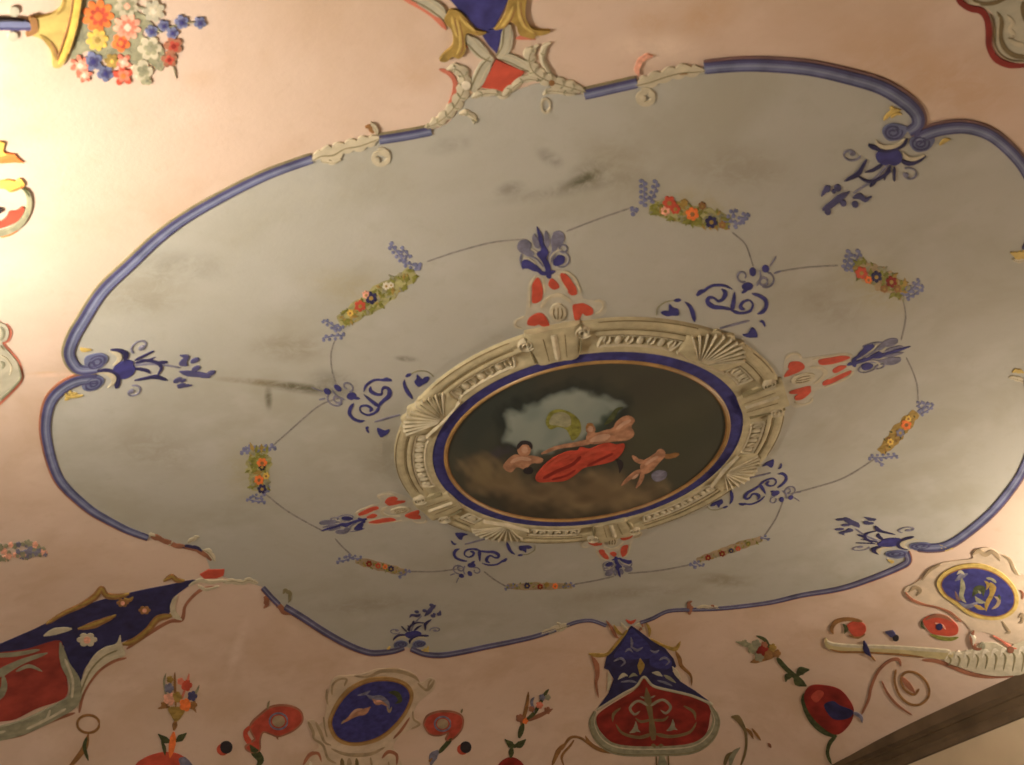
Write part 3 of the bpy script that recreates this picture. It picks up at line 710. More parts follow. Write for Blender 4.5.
arabesque([(669, 312), (752, 333), (750, 282)], 'dark blue scrolling arabesque above the frame, between the two upper red crests')
arabesque([(423, 380), (382, 432), (347, 394)], 'blue scrolling arabesque left of the frame at the end of the dark mould streak')
arabesque([(716, 503), (770, 463), (778, 494)], 'faint blue arabesque below the frame on the right, beside the thin slanting garland')
arabesque([(526, 547), (460, 535), (470, 567)], 'faint blue arabesque below the frame on the left, above the short dark garland')
# ================================================================== GARLANDS with ribbons and cords
def garland(label, A, B, hw, blossoms, ribbons, cords, fol='green', bow='lav', lush=1.0):
    """A, B ends; hw half width; blossoms (x, y, r, material); ribbons: lists of sprigs; all in photograph pixels"""
    b = Brush()
    t = thing('garland', label, 'painted garland', at_px=((A[0] + B[0]) / 2, (A[1] + B[1]) / 2), group='painted flower garlands round the grey field')
    A = np.array(A, float); B = np.array(B, float); d = B - A; L = np.hypot(*d); u = d / L; v = np.array([-u[1], u[0]])
    r = random.Random(int(A[0] * 7 + A[1]))
    m = MB(); m2 = MB(); m3 = MB()
    n = int(70 * lush * max(0.6, L * hw / 700))
    for i in range(n):
        s_ = r.uniform(0, 1); w_ = hw * (0.45 + 0.55 * math.sin(math.pi * (0.12 + 0.76 * s_)))
        q = A + u * L * s_ + v * r.uniform(-1, 1) * w_ * 0.85
        an = r.uniform(0, 6.28); l = hw * r.uniform(0.25, 0.5)
        tip = q + np.array([math.cos(an), math.sin(an)]) * l
        b.stroke((m, m2, m3)[0 if i % 5 < 3 else (1 if i % 5 == 3 else 2)], [tuple(q - (tip - q) * 0.6), tuple(q), tuple(tip)], (l * 0.3, l * 0.75, l * 0.2), 0.013 + 0.003 * r.random(), n=3)
    bm_ = MB(); NS = 15
    side = lambda sg: [tuple(A + u * L * k / NS + v * sg * hw * (0.42 + 0.62 * math.sin(math.pi * (0.08 + 0.84 * k / NS))) * r.uniform(0.72, 1.05)) for k in range(NS + 1)]
    b.fill(bm_, side(1) + side(-1)[::-1], 0.0095); bm_.build('foliage_mass', 'umber' if hw < 6 else ('swag_brown' if hw == 12 else {'green': 'swag_green', 'gold': 'gold'}.get(fol, fol)), t)
    f = m.build('foliage', fol, t); hf = sub(f, t)
    m2.build('dark_leaves', 'leafgrey' if fol == 'green' else 'darkgreen', hf); m3.build('light_leaves', 'gold' if fol == 'green' else 'brown', hf)
    for (x, y, rr, mm) in blossoms:
        m = MB(); b.blob(m, (x, y), rr, 0.0185, lobes=6, ang=r.random(), depth=0.3); fl = m.build('blossom', mm, t)
        m = MB(); b.blob(m, (x, y), rr * 0.35, 0.0205); m.build('blossom_centre', 'gold' if mm not in ('orange', 'yellow') else 'brown', sub(fl, t))
    for sprigs in ribbons:
        m = MB()
        for (p0, p1, k) in sprigs:
            p0 = np.array(p0, float); p1 = np.array(p1, float); e = p1 - p0; l = np.hypot(*e); nrm = np.array([-e[1], e[0]]) / (l + 1e-6)
            nn = max(3, int(l / 2.6))
            for i in range(nn):
                q = p0 + e * (i + 0.5) / nn + nrm * (1.9 * k * (-1) ** i)
                b.blob(m, tuple(q), 1.55 * k + 0.25 * r.random(), 0.013, asp=0.9)
            b.stroke(m, [tuple(p0), tuple((p0 + p1) / 2 + nrm * 1.2), tuple(p1)], 1.4 * k, 0.012)
        m.build('ribbon', bow, t)
    for c in cords:
        m = MB(); b.stroke(m, c, 1.45, 0.010, n=8); m.build('cord', 'cord', t)
garland('yellow-green garland with red and purple blossoms on the upper left of the grey field', (340, 322), (414, 272), 11,
        [(360, 305, 6, 'red'), (371, 297, 6.5, 'navy'), (366, 294, 4, 'rose'), (386, 285, 4, 'white'), (391, 284, 3, 'white'), (350, 312, 3.5, 'yellow')],
        [[((345, 335), (322, 338), 1), ((340, 331), (323, 319), 1), ((344, 328), (333, 326), 1)], [((420, 268), (402, 262), 1.1), ((404, 262), (389, 243), 1.2), ((410, 258), (400, 247), 1), ((416, 262), (421, 268), 1.1)]],
        [[(526, 238.5), (492, 242), (457, 251), (427, 261)], [(336, 337), (331, 352), (332, 370), (337, 386)]])
garland('brightest garland, coral and orange blossoms between lavender sprigs, at the top of the grey field', (650, 206), (730, 222), 11,
        [(669, 202, 7, 'red'), (675, 208, 5.5, 'red'), (665, 210, 5, 'rose'), (692, 213, 7, 'orange'), (711, 221, 6.5, 'navy'), (702, 205, 4, 'brown'), (722, 224, 4, 'brown'), (684, 202, 4, 'gold')],
        [[((643, 206), (643, 179), 1.2), ((650, 202), (657, 180), 1.2), ((637, 212), (630, 210), 1.4)], [((725, 226), (735, 208), 1.2), ((733, 226), (748, 212), 1.2), ((741, 222), (746, 216), 1)]],
        [[(629, 208), (597, 219), (566, 231)], [(732, 232), (744.5, 243), (750, 256), (753, 266)]], lush=1.2)
garland('dusky red and brown garland with a broad brown shadow, under the upper right notch', (854, 264), (906, 292), 12,
        [(861, 272, 6.5, 'red'), (876, 276, 6, 'navy'), (891, 281, 6, 'deepred'), (884, 288, 4, 'brown'), (868, 279, 4, 'orange'), (897, 288, 4, 'brown')],
        [[((844, 270), (850, 250), 1.2), ((849, 270), (860, 250), 1.2)], [((900, 297), (920, 280), 1.1), ((906, 298), (924, 286), 1), ((900, 294), (908, 287), 1)]],
        [[(838, 265), (806, 267), (780, 271)], [(901, 294), (905.6, 316), (901, 340)]])
garland('steep slanting yellow garland with one orange blossom, at the right of the grey field', (916, 412), (881, 452), 7.5,
        [(906, 424, 5.5, 'orange'), (900, 432, 4.5, 'slate'), (908, 418, 3.5, 'yellow'), (890, 441, 3.5, 'yellow')],
        [[((917, 411), (928, 401), 1), ((920, 414), (934, 404), 0.9), ((916, 406), (922, 400), 0.9)], [((868, 457), (898, 455), 0.9), ((876, 458), (884, 464), 1)]],
        [[(918, 400), (917, 385), (913, 372), (906, 357)], [(874, 459), (845, 477), (815, 487), (788, 494)]], fol='gold')
garland('thin slanting garland of dark red blossoms, right of the squat crest', (697, 560), (762, 538), 4.5,
        [(708, 557, 3, 'deepred'), (722, 553, 3.2, 'deepred'), (738, 548, 2.6, 'red'), (731, 550, 2.5, 'navy'), (748, 543, 2.5, 'green')],
        [[((690, 562), (697, 566), 1), ((694, 560), (704, 566), 0.8)], [((760, 536), (770, 538), 0.8)]],
        [[(692, 564), (660, 570), (628, 573)], [(764, 536), (776, 518), (783, 500)]])
garland('short level dark garland below the frame, close to the squat crest', (507, 586), (572, 585.5), 4.2,
        [(527, 585, 3.2, 'navy'), (540, 586, 3, 'deepred'), (555, 585.5, 3, 'orange'), (547, 584, 2.5, 'gold')],
        [[((504, 588), (518, 584), 0.8)], [((562, 585), (575, 584), 0.8)]],
        [[(506, 586), (494, 579), (484, 571)], [(574, 584), (596, 580), (614, 576)]])
garland('narrow brown garland slanting down beside the lower left crest', (356, 560), (406, 572), 5,
        [(369, 563, 3.2, 'deepred'), (378, 565, 3, 'red'), (391, 568, 3.2, 'navy'), (385, 566, 2.5, 'orange')],
        [[((336, 561), (354, 556), 0.9), ((345, 555), (362, 558), 0.8)], [((398, 576), (410, 569), 0.9)]],
        [[(352, 555), (342, 546), (335, 538)], [(410, 571), (436, 571), (462, 568)]])
garland('short upright yellow-green garland with two orange blossoms at the left of the grey field', (259, 446), (259, 490), 13,
        [(262, 462, 5.5, 'orange'), (262, 466, 4, 'black'), (259, 479, 5, 'orange'), (266, 475, 3.5, 'yellow'), (262, 488, 5, 'navy')],
        [[((240, 451), (276, 446), 1.1), ((245, 446), (262, 450), 1)], [((262, 494), (270, 486), 1), ((246, 498), (266, 501), 0.9), ((252, 494), (262, 498), 0.8)]],
        [[(272, 446), (292, 428), (318, 406), (340, 397)], [(266, 494), (285, 509), (305, 521), (324, 531)]])

# ================================================================== CORNER FLEURS where the border rolls inwards
NZ = (810, 80, 5.464); NS = [(892, 131), (920, 142), (828, 205)]
def fleur(dst, label):
    b = Brush(NZ, NS, dst)
    t = thing('scroll_finial', label, 'painted ornament', at=b.p([(430, 420)], sm=False)[0], group='blue finials at the notches of the grey field')
    def part(name, m, *jobs, par=None):
        mb_ = MB()
        for k, *a in jobs:
            if k == 's': b.stroke(mb_, a[0], a[1], a[2] if len(a) > 2 else 0.02)
            elif k == 'f': b.fill(mb_, a[0], 0.018)
            elif k == 'b': b.blob(mb_, a[0], a[1], 0.02, asp=a[2] if len(a) > 2 else 1)
            else: b.ring(mb_, *a)
        return mb_.build(name, m, par or t)
    for (x, y) in ((452, 278), (600, 338)):
        v = part('volute', 'border', ('f', [(x - 58, y + 8), (x - 46, y - 28), (x - 5, y - 46), (x + 45, y - 40), (x + 80, y - 20), (x + 60, y + 20), (x + 25, y + 44), (x - 25, y + 46)]))
        part('volute_line', 'border_dark', ('r', (x, y), 50, 9, 0.023, 0.8, -20, 330, 0.75), ('r', (x - 2, y + 2), 30, 10, 0.023, 0.75, -60, 330, 0.5), par=sub(v, t))
    part('pale_crescent', 'cream', ('s', [(358, 320), (375, 350), (420, 362), (480, 348), (518, 315)], (8, 20, 24, 18, 6), 0.019), ('s', [(505, 385), (525, 418), (570, 425), (625, 405)], (8, 22, 20, 8), 0.019))
    part('heart', 'blue', ('f', [(360, 400), (395, 378), (430, 388), (470, 375), (498, 400), (496, 440), (460, 462), (430, 455), (400, 458), (366, 438)]))
    part('dark_arc', 'navy', ('s', [(318, 350), (345, 362), (400, 382), (455, 376), (505, 350), (530, 315)], (30, 26, 14, 14, 20, 16)), ('s', [(495, 435), (540, 452), (590, 438), (630, 410)], (24, 22, 16, 8)))
    part('curl', 'slate', ('r', (222, 402), 54, 9, 0.016, 0.7, 10, 380, 0.35), ('b', (230, 398), 16, 0.7)); part('curl', 'slate', ('r', (540, 512), 50, 8, 0.016, 0.75, -120, 220, 0.4), ('b', (522, 515), 16, 0.8))
    part('sprig', 'navy', ('s', [(308, 430), (285, 470), (258, 510), (185, 548)], (10, 18, 26, 8)), ('s', [(262, 522), (310, 548), (375, 535), (440, 488)], (8, 14, 14, 16)), ('s', [(460, 470), (458, 550)], (16, 10)), ('s', [(325, 578), (360, 545)], 16))
    part('tip_stem', 'slate', ('s', [(425, 460), (345, 540), (235, 615)], (14, 12, 8), 0.014)); part('side_leaf', 'navy', ('s', [(395, 458), (340, 490), (300, 500)], (18, 18, 6), 0.015)); part('side_leaf', 'navy', ('s', [(440, 465), (410, 515), (405, 545)], (16, 16, 6), 0.015))
    part('tip_cluster', 'border_dark', ('s', [(66, 705), (110, 680), (160, 640), (215, 605)], (26, 30, 36, 10)), ('s', [(60, 630), (85, 595), (110, 575)], (10, 24, 16)), ('b', (92, 590), 18), ('b', (150, 585), 20), ('b', (128, 604), 12),
         ('s', [(232, 640), (270, 630), (300, 650), (335, 630)], (20, 34, 24, 6)), ('b', (245, 675), 18), ('b', (95, 715), 18), ('b', (180, 668), 18))
    part('gilt_leaf', 'gold_light', ('s', [(400, 215), (425, 185), (460, 160), (495, 160)], (12, 20, 20, 10)), ('s', [(440, 200), (470, 178), (500, 182)], 14), ('s', [(705, 350), (735, 325), (765, 318)], (14, 20, 8)), ('b', (445, 150), 12))
fleur([(892, 131), (920, 142), (828, 205)], 'indigo finial with two rolled volutes at the upper right border notch')
fleur([(93, 383), (96, 361), (203, 375)], 'blue finial lying sideways at the left notch of the blue border, beside the long crack')
fleur([(921, 545), (897, 553), (848, 519)], 'blue finial at the lower right border notch, above the yellow-ringed oval medallion')
fleur([(420, 643), (401, 643.5), (433, 607)], 'small dark finial at the bottom notch of the border, over the tilted blue oval')

# ================================================================== ACANTHUS CLASPS on the border
def clasp(label, z, *jobs, m='cream', shade='leafgrey'):
    b = Brush(z); xs = [a[1][0] if isinstance(a[1], list) else a[1] for a in jobs]
    c = xs[0]
    t = thing('acanthus_clasp', label, 'painted ornament', at=b.p([c], sm=False)[0], group='acanthus clasps on the blue border')
    for k, *a in jobs:
        mb_ = MB()
        if k == 's':
            b.stroke(mb_, a[0], np.multiply(a[1], 1.15).tolist(), 0.020, leafy=max(2, len(a[0]) - 1)); nm = 'acanthus_leaf'
        elif k == 'r': b.ring(mb_, *a); nm = 'curl'
        else: b.blob(mb_, a[0], a[1], 0.021); nm = 'bud'
        o = mb_.build(nm, a[2] if k == 's' and len(a) > 2 else m, t)
        if k == 's' and not (len(a) > 2):
            dm = MB(); b.stroke(dm, a[0], a[1], 0.0215, off=0.12, wk=0.13); dm.build('leaf_vein', 'olive_edge', sub(o, t))
CL2 = (300, 0, 3.413)
clasp('cream acanthus clasp on the border left of the big cartouche, with a round curl below', CL2, ('s', [(35, 545), (70, 525), (110, 520), (150, 500), (200, 490), (245, 475), (280, 462)], (14, 30, 44, 30, 34, 28, 14)),
      ('r', (272, 535), 34, 15, 0.017, 0.9, -100, 330, 0.45), ('b', (262, 542), 10), ('b', (292, 520), 13), ('s', [(250, 450), (235, 430), (222, 432)], (16, 12, 8), 'brown'), ('s', [(240, 415), (255, 432), (262, 455)], (8, 13, 12)), ('s', [(70, 545), (110, 550), (140, 540)], (8, 12, 8)))
clasp('cream acanthus clasp on the border right of the big cartouche, with a pierced round curl', (550, 0, 3.413), ('s', [(290, 285), (340, 272), (400, 252), (450, 240), (495, 238), (530, 235)], (20, 34, 32, 34, 28, 10)), ('r', (322, 330), 34, 17, 0.017, 0.85, -110, 300, 0.5),
      ('b', (318, 332), 10), ('b', (345, 318), 12), ('s', [(300, 255), (298, 225), (318, 195), (350, 188)], (10, 14, 14, 8), 'rose'), ('s', [(420, 250), (470, 246)], (8, 8), 'brown'))
CLJ = (0, 420, 3.413)
clasp('thin cream and brown clasp on the border left of the left-hand cartouche tip', CLJ, ('s', [(515, 392), (550, 405), (600, 425), (650, 435), (690, 450), (722, 475)], (20, 12, 12, 8, 12, 14), 'rust'), ('s', [(508, 388), (530, 392)], (18, 12)), ('s', [(575, 425), (590, 412)], (10, 8)), ('s', [(640, 415), (665, 400), (680, 395)], (10, 10, 5)),
      ('s', [(695, 440), (715, 450), (735, 480)], (9, 16, 8)), ('s', [(620, 430), (660, 432), (690, 445)], (8, 11, 8), 'navy'))
clasp('thin rust and cream clasp on the border right of the left-hand cartouche tip', CLJ, ('s', [(880, 555), (850, 545), (825, 552), (790, 548), (760, 552)], (10, 13, 12, 13, 8)), ('s', [(905, 600), (910, 625), (900, 640)], (18, 14, 5), 'rust'), ('s', [(965, 590), (975, 580), (990, 592), (985, 620)], (5, 10, 10, 6), 'olive_edge'),
      ('s', [(940, 620), (970, 650), (1000, 660)], (12, 16, 10), 'rust'))
CLH = (500, 565, 3.793)
clasp('pale clasp on the border left of the blue and red shield', CLH, ('s', [(150, 262), (190, 248), (230, 235), (265, 224)], (10, 18, 20, 10)), ('s', [(215, 215), (228, 232), (222, 250)], (8, 10, 5)))
clasp('rusty clasp with an upright curl on the border right of the blue and red shield', CLH, ('s', [(715, 185), (722, 165), (715, 145), (728, 135)], (16, 18, 12, 6), 'rust'), ('s', [(745, 160), (790, 158), (835, 162)], (8, 14, 8)), ('s', [(800, 150), (815, 160), (820, 172)], (6, 9, 5), 'rust'))
CLR = (940, 180, 6.0)
clasp('pale gold clasp on the right picture edge, level with the dusky red garland', CLR, ('s', [(420, 430), (455, 445), (490, 445), (530, 420)], (12, 34, 40, 30), 'gold_light'), ('s', [(430, 470), (470, 480), (510, 470)], (8, 20, 14)))
clasp('pale gold clasp on the right picture edge, just above the end of the blue border', (940, 330, 6.0), ('s', [(410, 280), (450, 285), (500, 300), (540, 300)], (10, 22, 22, 16)), ('s', [(430, 250), (460, 240), (500, 250)], (8, 20, 16), 'gold_light'))

# ================================================================== CARTOUCHES in the corners of the vault
def job(b, par, name, m, kind, pts, wpx=None, h=0.018):
    mb_ = MB()
    if kind == 'f': b.fill(mb_, pts, h)
    elif kind == 'F': b.fill(mb_, pts, h, sm=False)
    elif kind == 's': b.stroke(mb_, pts, wpx, h)
    elif kind == 'r': b.ring(mb_, pts[0], pts[1], wpx, h, *pts[2:])
    else: b.blob(mb_, pts, wpx, h)
    return mb_.build(name, m, par)
def arm(b, t, pts, w, m='grey_stone'):
    o = job(b, t, 'stone_strap', m, 's', pts, np.multiply(w, 1.15).tolist() if not np.isscalar(w) else w, 0.018); h = sub(o, t)
    for s_, mm in ((0.36, 'olive_edge'), (-0.24, 'cream')):
        m = MB(); b.stroke(m, pts, w, 0.0205, off=s_, wk=0.13); m.build('strap_line', mm, h)

TZ = (400, 0, 5.1); b = Brush(TZ)
t = thing('cartouche', 'bright blue and red cartouche with golden leaves and a stone saltire at the top edge', 'painted cartouche', at=b.p([(490, 285)], sm=False)[0])
for pts, w in (([(15, -10), (80, 20), (150, 60), (200, 105), (235, 150)], (18, 26, 30, 28, 16)), ([(200, 352), (250, 372), (280, 420), (270, 490), (235, 555)], (16, 24, 24, 22, 8)), ([(335, 232), (375, 250), (405, 290)], (14, 22, 16)), ([(590, 195), (640, 188), (690, 198)], (16, 26, 12)), ([(728, 245), (745, 225), (768, 215)], (8, 14, 8))):
    job(b, t, 'red_contour', 'pinkred', 's', pts, w, 0.008)
job(b, t, 'blue_ground', 'blue', 'F', [(240, -60), (250, -10), (300, 45), (340, 80), (380, 132), (430, 152), (480, 135), (520, 62), (550, -5), (560, -60)], h=0.012)
job(b, t, 'blue_ground', 'blue', 'F', [(405, 155), (440, 148), (522, 142), (508, 210), (492, 268), (450, 225)], h=0.012)
job(b, t, 'red_ground', 'red', 'F', [(490, 300), (560, 330), (634, 362), (604, 398), (575, 418), (560, 446), (530, 466), (480, 452), (412, 442), (450, 370)], h=0.012)
arm(b, t, [(60, -30), (130, 5), (190, 45), (240, 90)], (56, 58, 58, 50)); arm(b, t, [(330, 180), (370, 215), (415, 262), (470, 296)], (62, 60, 58, 40))
arm(b, t, [(548, 118), (545, 180), (535, 240), (500, 290)], (58, 56, 54, 36)); arm(b, t, [(470, 290), (430, 340), (400, 400), (372, 462)], (40, 54, 56, 48)); arm(b, t, [(505, 280), (560, 295), (615, 322), (662, 345)], (36, 46, 46, 40))
for nm, pts, lt in (('gilt_leaf', [(225, 82), (258, 42), (300, 50), (332, 82), (362, 130), (400, 148), (440, 156), (400, 172), (342, 158), (330, 195), (332, 250), (300, 290), (265, 280), (235, 305), (200, 300), (225, 262), (262, 230), (270, 190), (258, 140), (232, 112)],
                 [[(285, 85), (300, 150), (305, 220), (285, 270)], [(300, 70), (340, 115), (385, 150)], [(262, 70), (270, 120), (290, 180)]]),
                ('gilt_leaf', [(560, -30), (640, -30), (636, 50), (650, 108), (685, 142), (765, 148), (735, 168), (695, 172), (678, 188), (640, 180), (605, 165), (590, 122), (556, 100), (530, 130), (480, 142), (512, 102), (540, 52)],
                 [[(600, -10), (605, 60), (630, 120), (680, 158)], [(575, 20), (550, 80), (515, 125)]])):
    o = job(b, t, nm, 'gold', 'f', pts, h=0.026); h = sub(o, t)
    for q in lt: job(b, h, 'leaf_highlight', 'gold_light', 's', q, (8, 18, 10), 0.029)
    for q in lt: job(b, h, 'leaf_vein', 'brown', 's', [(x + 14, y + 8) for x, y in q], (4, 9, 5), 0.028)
def acanthus(pts, w, m='cream', bumps=5, bw=22):
    mb_ = MB(); b.stroke(mb_, pts, np.multiply(w, 1.2).tolist(), 0.022, leafy=bumps, prof=[(-0.5, 0.0), (-0.46, 0.6), (-0.2, 0.95), (0.1, 1.0), (0.46, 0.6), (0.5, 0.0)]); o = mb_.build('acanthus', m, t); h = sub(o, t)
    mb_ = MB(); b.stroke(mb_, pts, w, 0.0245, off=0.05, wk=0.09); mb_.build('leaf_vein', 'olive_edge', h)
    p = smooth(pts, 12); L = np.r_[0, np.cumsum(np.hypot(*np.diff(p, axis=0).T))]
    for k in range(bumps):
        i = int(np.searchsorted(L, L[-1] * (k + 0.75) / bumps)); i = min(max(i, 1), len(p) - 2); tg = p[i + 1] - p[i - 1]; tg = tg / (np.hypot(*tg) + 1e-9); nn = np.array([-tg[1], tg[0]]); ww = np.interp(L[i] / L[-1], np.linspace(0, 1, np.size(w)), np.atleast_1d(w))
        for sg in (-1, 1): job(b, h, 'leaf_furrow', 'leafgrey', 's', [tuple(p[i]), tuple(p[i] + nn * sg * ww * 0.3 - tg * bw * 0.2), tuple(p[i] + nn * sg * ww * 0.5 - tg * bw * 0.5)], (5, 6, 3), 0.0238)
acanthus([(362, 492), (430, 468), (490, 470), (530, 480), (565, 445), (600, 418), (645, 395), (720, 402)], (24, 30, 26, 30, 34, 30, 30, 16), bumps=5)
acanthus([(235, 350), (290, 345), (328, 390), (325, 450), (290, 520), (240, 580), (180, 625), (125, 645)], (12, 46, 50, 54, 50, 40, 40, 20), bumps=8, bw=26)
acanthus([(300, 575), (345, 572), (375, 592), (378, 625)], (26, 26, 22, 30), bumps=2)
acanthus([(705, 225), (665, 265), (662, 320), (690, 365), (745, 398), (810, 420), (880, 440), (950, 462)], (10, 46, 50, 54, 52, 44, 44, 24), bumps=8, bw=26)
acanthus([(768, 212), (730, 250), (735, 320), (775, 380)], (10, 26, 22, 14), bumps=2, bw=16)
acanthus([(900, 475), (820, 462), (760, 458), (730, 480)], (20, 26, 26, 18), bumps=2)
job(b, t, 'drop', 'cream', 'r', ((742, 535), 22, 1.6, 0, 360), 14, 0.016); job(b, t, 'boss', 'white', 'b', (335, 425), 24, 0.028); job(b, t, 'boss', 'brown', 'b', (772, 414), 16, 0.026)

LZ = (0, 565, 3.793); b = Brush(LZ)
t = thing('cartouche', 'long dark blue cartouche with a red shield, cut by the left edge at the bottom', 'painted cartouche', at=b.p([(300, 300)], sm=False)[0])
for pts, w in (([(300, 560), (320, 480), (370, 405), (430, 365), (480, 352)], (10, 12, 14, 12, 6)), ([(0, 655), (80, 640), (180, 595), (285, 560)], (16, 18, 16, 8)), ([(480, 318), (560, 262), (640, 215), (690, 205), (705, 150), (760, 95), (820, 80)], (8, 14, 12, 16, 10, 12, 6))):
    job(b, t, 'red_contour', 'rust', 's', pts, w, 0.008)
job(b, t, 'blue_ground', 'navy', 'f', [(-60, 320), (0, 298), (130, 242), (230, 192), (370, 136), (520, 98), (640, 74), (742, 55), (695, 92), (652, 128), (648, 172), (600, 215), (530, 262), (460, 292), (380, 330), (325, 385), (296, 462), (262, 420), (232, 370), (238, 300), (120, 315), (0, 330), (-60, 345)], h=0.011)
job(b, t, 'red_shield', 'madder', 'f', [(-60, 330), (0, 328), (100, 316), (225, 283), (238, 345), (252, 420), (256, 482), (228, 512), (140, 542), (60, 582), (0, 592), (-60, 600)], h=0.014)
sh = job(b, t, 'shield_frame', 'sage', 's', [(228, 290), (246, 370), (284, 440), (278, 510), (200, 560), (90, 612), (0, 636), (-60, 645)], (20, 34, 44, 50, 52, 54, 54, 54), 0.026)
for q in ([(245, 350), (275, 430), (272, 500)], [(250, 540), (180, 580), (100, 618)], [(20, 625), (-40, 640)], [(190, 545), (175, 580), (150, 590)]): job(b, sub(sh, t), 'frame_highlight', 'cream', 's', q, 10, 0.029)
for q, w in (([(-20, 420), (30, 390), (90, 360), (180, 330)], (40, 30, 20, 12)), ([(-20, 340), (60, 335), (150, 318)], (16, 18, 10)), ([(-10, 510), (15, 460), (10, 410)], (30, 26, 14)), ([(60, 400), (110, 380), (160, 400)], (10, 14, 6))):
    job(b, t, 'shield_foliage', 'sage', 's', q, w, 0.019)

for pts, w in (([(175, 222), (240, 182), (310, 150), (360, 118), (385, 88), (402, 112), (440, 118), (490, 108)], (10, 14, 18, 24, 20, 22, 20, 8)), ([(620, 60), (650, 42), (670, 55), (700, 58)], (8, 18, 18, 8)), ([(655, 190), (600, 200), (560, 245), (510, 285), (465, 300)], (18, 26, 24, 26, 12)), ([(295, 240), (360, 222), (440, 188)], (10, 28, 10)), ([(470, 125), (490, 130), (505, 120)], 14)):
    o = job(b, t, 'gilt_scroll', 'brown', 's', pts, w, 0.02)
    job(b, sub(o, t), 'scroll_highlight', 'gold', 's', [(x, y - 3) for x, y in pts], (np.atleast_1d(w) * 0.4).tolist(), 0.023)
for c, r_ in (((330, 280), 40), ((548, 168), 24), ((465, 140), 24)):
    mb_ = MB(); b.blob(mb_, c, r_, 0.022, lobes=6, asp=0.7); f_ = mb_.build('cream_flower', 'cream' if r_ > 30 else 'brown', t); job(b, sub(f_, t), 'flower_centre', 'rose', 'b', c, r_ * 0.35, 0.027)
job(b, t, 'cream_leaf', 'cream', 's', [(165, 265), (210, 248), (272, 238)], (10, 26, 12), 0.022)
job(b, t, 'cream_leaf', 'cream', 'f', [(476, 335), (462, 300), (456, 262), (440, 295), (400, 308), (360, 335), (328, 385), (305, 450), (292, 540), (318, 472), (365, 402), (415, 362), (450, 348)], h=0.024)
job(b, t, 'cream_leaf', 'cream', 's', [(672, 112), (655, 150), (662, 185), (690, 205)], (8, 20, 22, 8), 0.024)
job(b, t, 'leaf_vein', 'olive_edge', 's', [(446, 318), (390, 345), (340, 400), (305, 480)], 7, 0.027)
job(b, t, 'red_tip', 'red', 'F', [(758, 34), (790, 15), (852, 14), (848, 38), (820, 48), (775, 50)], h=0.014)
for q, w in (([(715, 75), (760, 55), (800, 62), (850, 55)], (8, 14, 14, 8)), ([(750, 75), (780, 90), (830, 78)], (8, 12, 6))): job(b, t, 'stone_curl', 'cream', 's', q, w, 0.02)
job(b, t, 'pendant_ring', 'brown', 'r', ((335, 602), 42, 0.8, 0, 360), 9, 0.012)
job(b, t, 'pendant_cord', 'brown', 's', [(335, 640), (322, 690), (290, 735), (255, 775)], (10, 22, 18, 8), 0.012); job(b, t, 'pendant_cord', 'darkgreen', 's', [(330, 650), (320, 690), (335, 740)], (8, 16, 8), 0.013)

BZ = (570, 610, 4.937); b = Brush(BZ)
t = thing('cartouche', 'blue and crimson shield-shaped cartouche hanging from the middle of the bottom border', 'painted cartouche', at=b.p([(380, 400)], sm=False)[0])
job(b, t, 'blue_ground', 'navy', 'F', [(302, 75), (345, 105), (400, 148), (468, 188), (512, 240), (524, 275), (505, 300), (545, 352), (620, 400), (695, 455), (600, 428), (500, 400), (420, 378), (365, 335), (325, 370), (260, 410), (150, 478), (136, 484), (190, 410), (215, 340), (190, 295), (168, 285), (180, 230), (240, 160)], h=0.012)
job(b, t, 'blue_patch', 'blue', 'f', [(300, 90), (340, 120), (390, 170), (400, 230), (330, 240), (260, 240), (215, 225), (255, 165)], h=0.014)
job(b, t, 'blue_patch', 'blue', 'f', [(400, 215), (450, 200), (500, 245), (490, 285), (430, 285), (395, 265)], h=0.014)
job(b, t, 'red_shield', 'deepred', 'f', [(365, 332), (420, 378), (500, 402), (600, 428), (688, 472), (690, 530), (672, 605), (610, 658), (500, 668), (400, 672), (300, 670), (225, 662), (160, 610), (130, 552), (148, 505), (260, 432), (322, 392)], h=0.014)
arm(b, t, [(125, 500), (112, 560), (150, 640), (240, 688), (420, 695), (600, 682), (690, 625), (722, 545), (692, 470)], (20, 34, 44, 48, 44, 48, 44, 34, 18), 'sage')
arm(b, t, [(130, 492), (260, 412), (325, 376), (365, 328), (410, 372), (500, 396), (600, 420), (705, 464)], 13, 'grey_stone')
for q, w, mm in (([(376, 380), (384, 440), (400, 530), (412, 640)], (16, 36, 22, 50), 'stone_dark'), ([(400, 610), (340, 626), (260, 606), (225, 560)], (22, 16, 14, 6), 'stone_dark'), ([(425, 610), (500, 622), (590, 600), (625, 550)], (22, 16, 14, 6), 'stone_dark'),
                 ([(388, 470), (335, 446), (296, 480), (318, 512), (345, 496)], (16, 12, 14, 12, 6), 'sage'), ([(396, 470), (455, 440), (496, 474), (474, 506), (446, 490)], (16, 12, 14, 12, 6), 'sage'), ([(395, 540), (350, 548), (322, 530)], (14, 14, 6), 'stone_dark'), ([(408, 540), (460, 540), (486, 520)], (14, 14, 6), 'stone_dark'),
                 ([(250, 480), (215, 510), (210, 550)], (8, 16, 6), 'stone_dark'), ([(560, 470), (610, 500), (620, 540)], (8, 16, 6), 'stone_dark'), ([(405, 660), (430, 690), (455, 660)], 44, 'stone_dark'), ([(398, 430), (420, 420)], (14, 6), 'sage'), ([(368, 432), (345, 424)], (14, 6), 'sage')):
    job(b, t, 'shield_ornament', mm, 's', q, w, 0.0175)
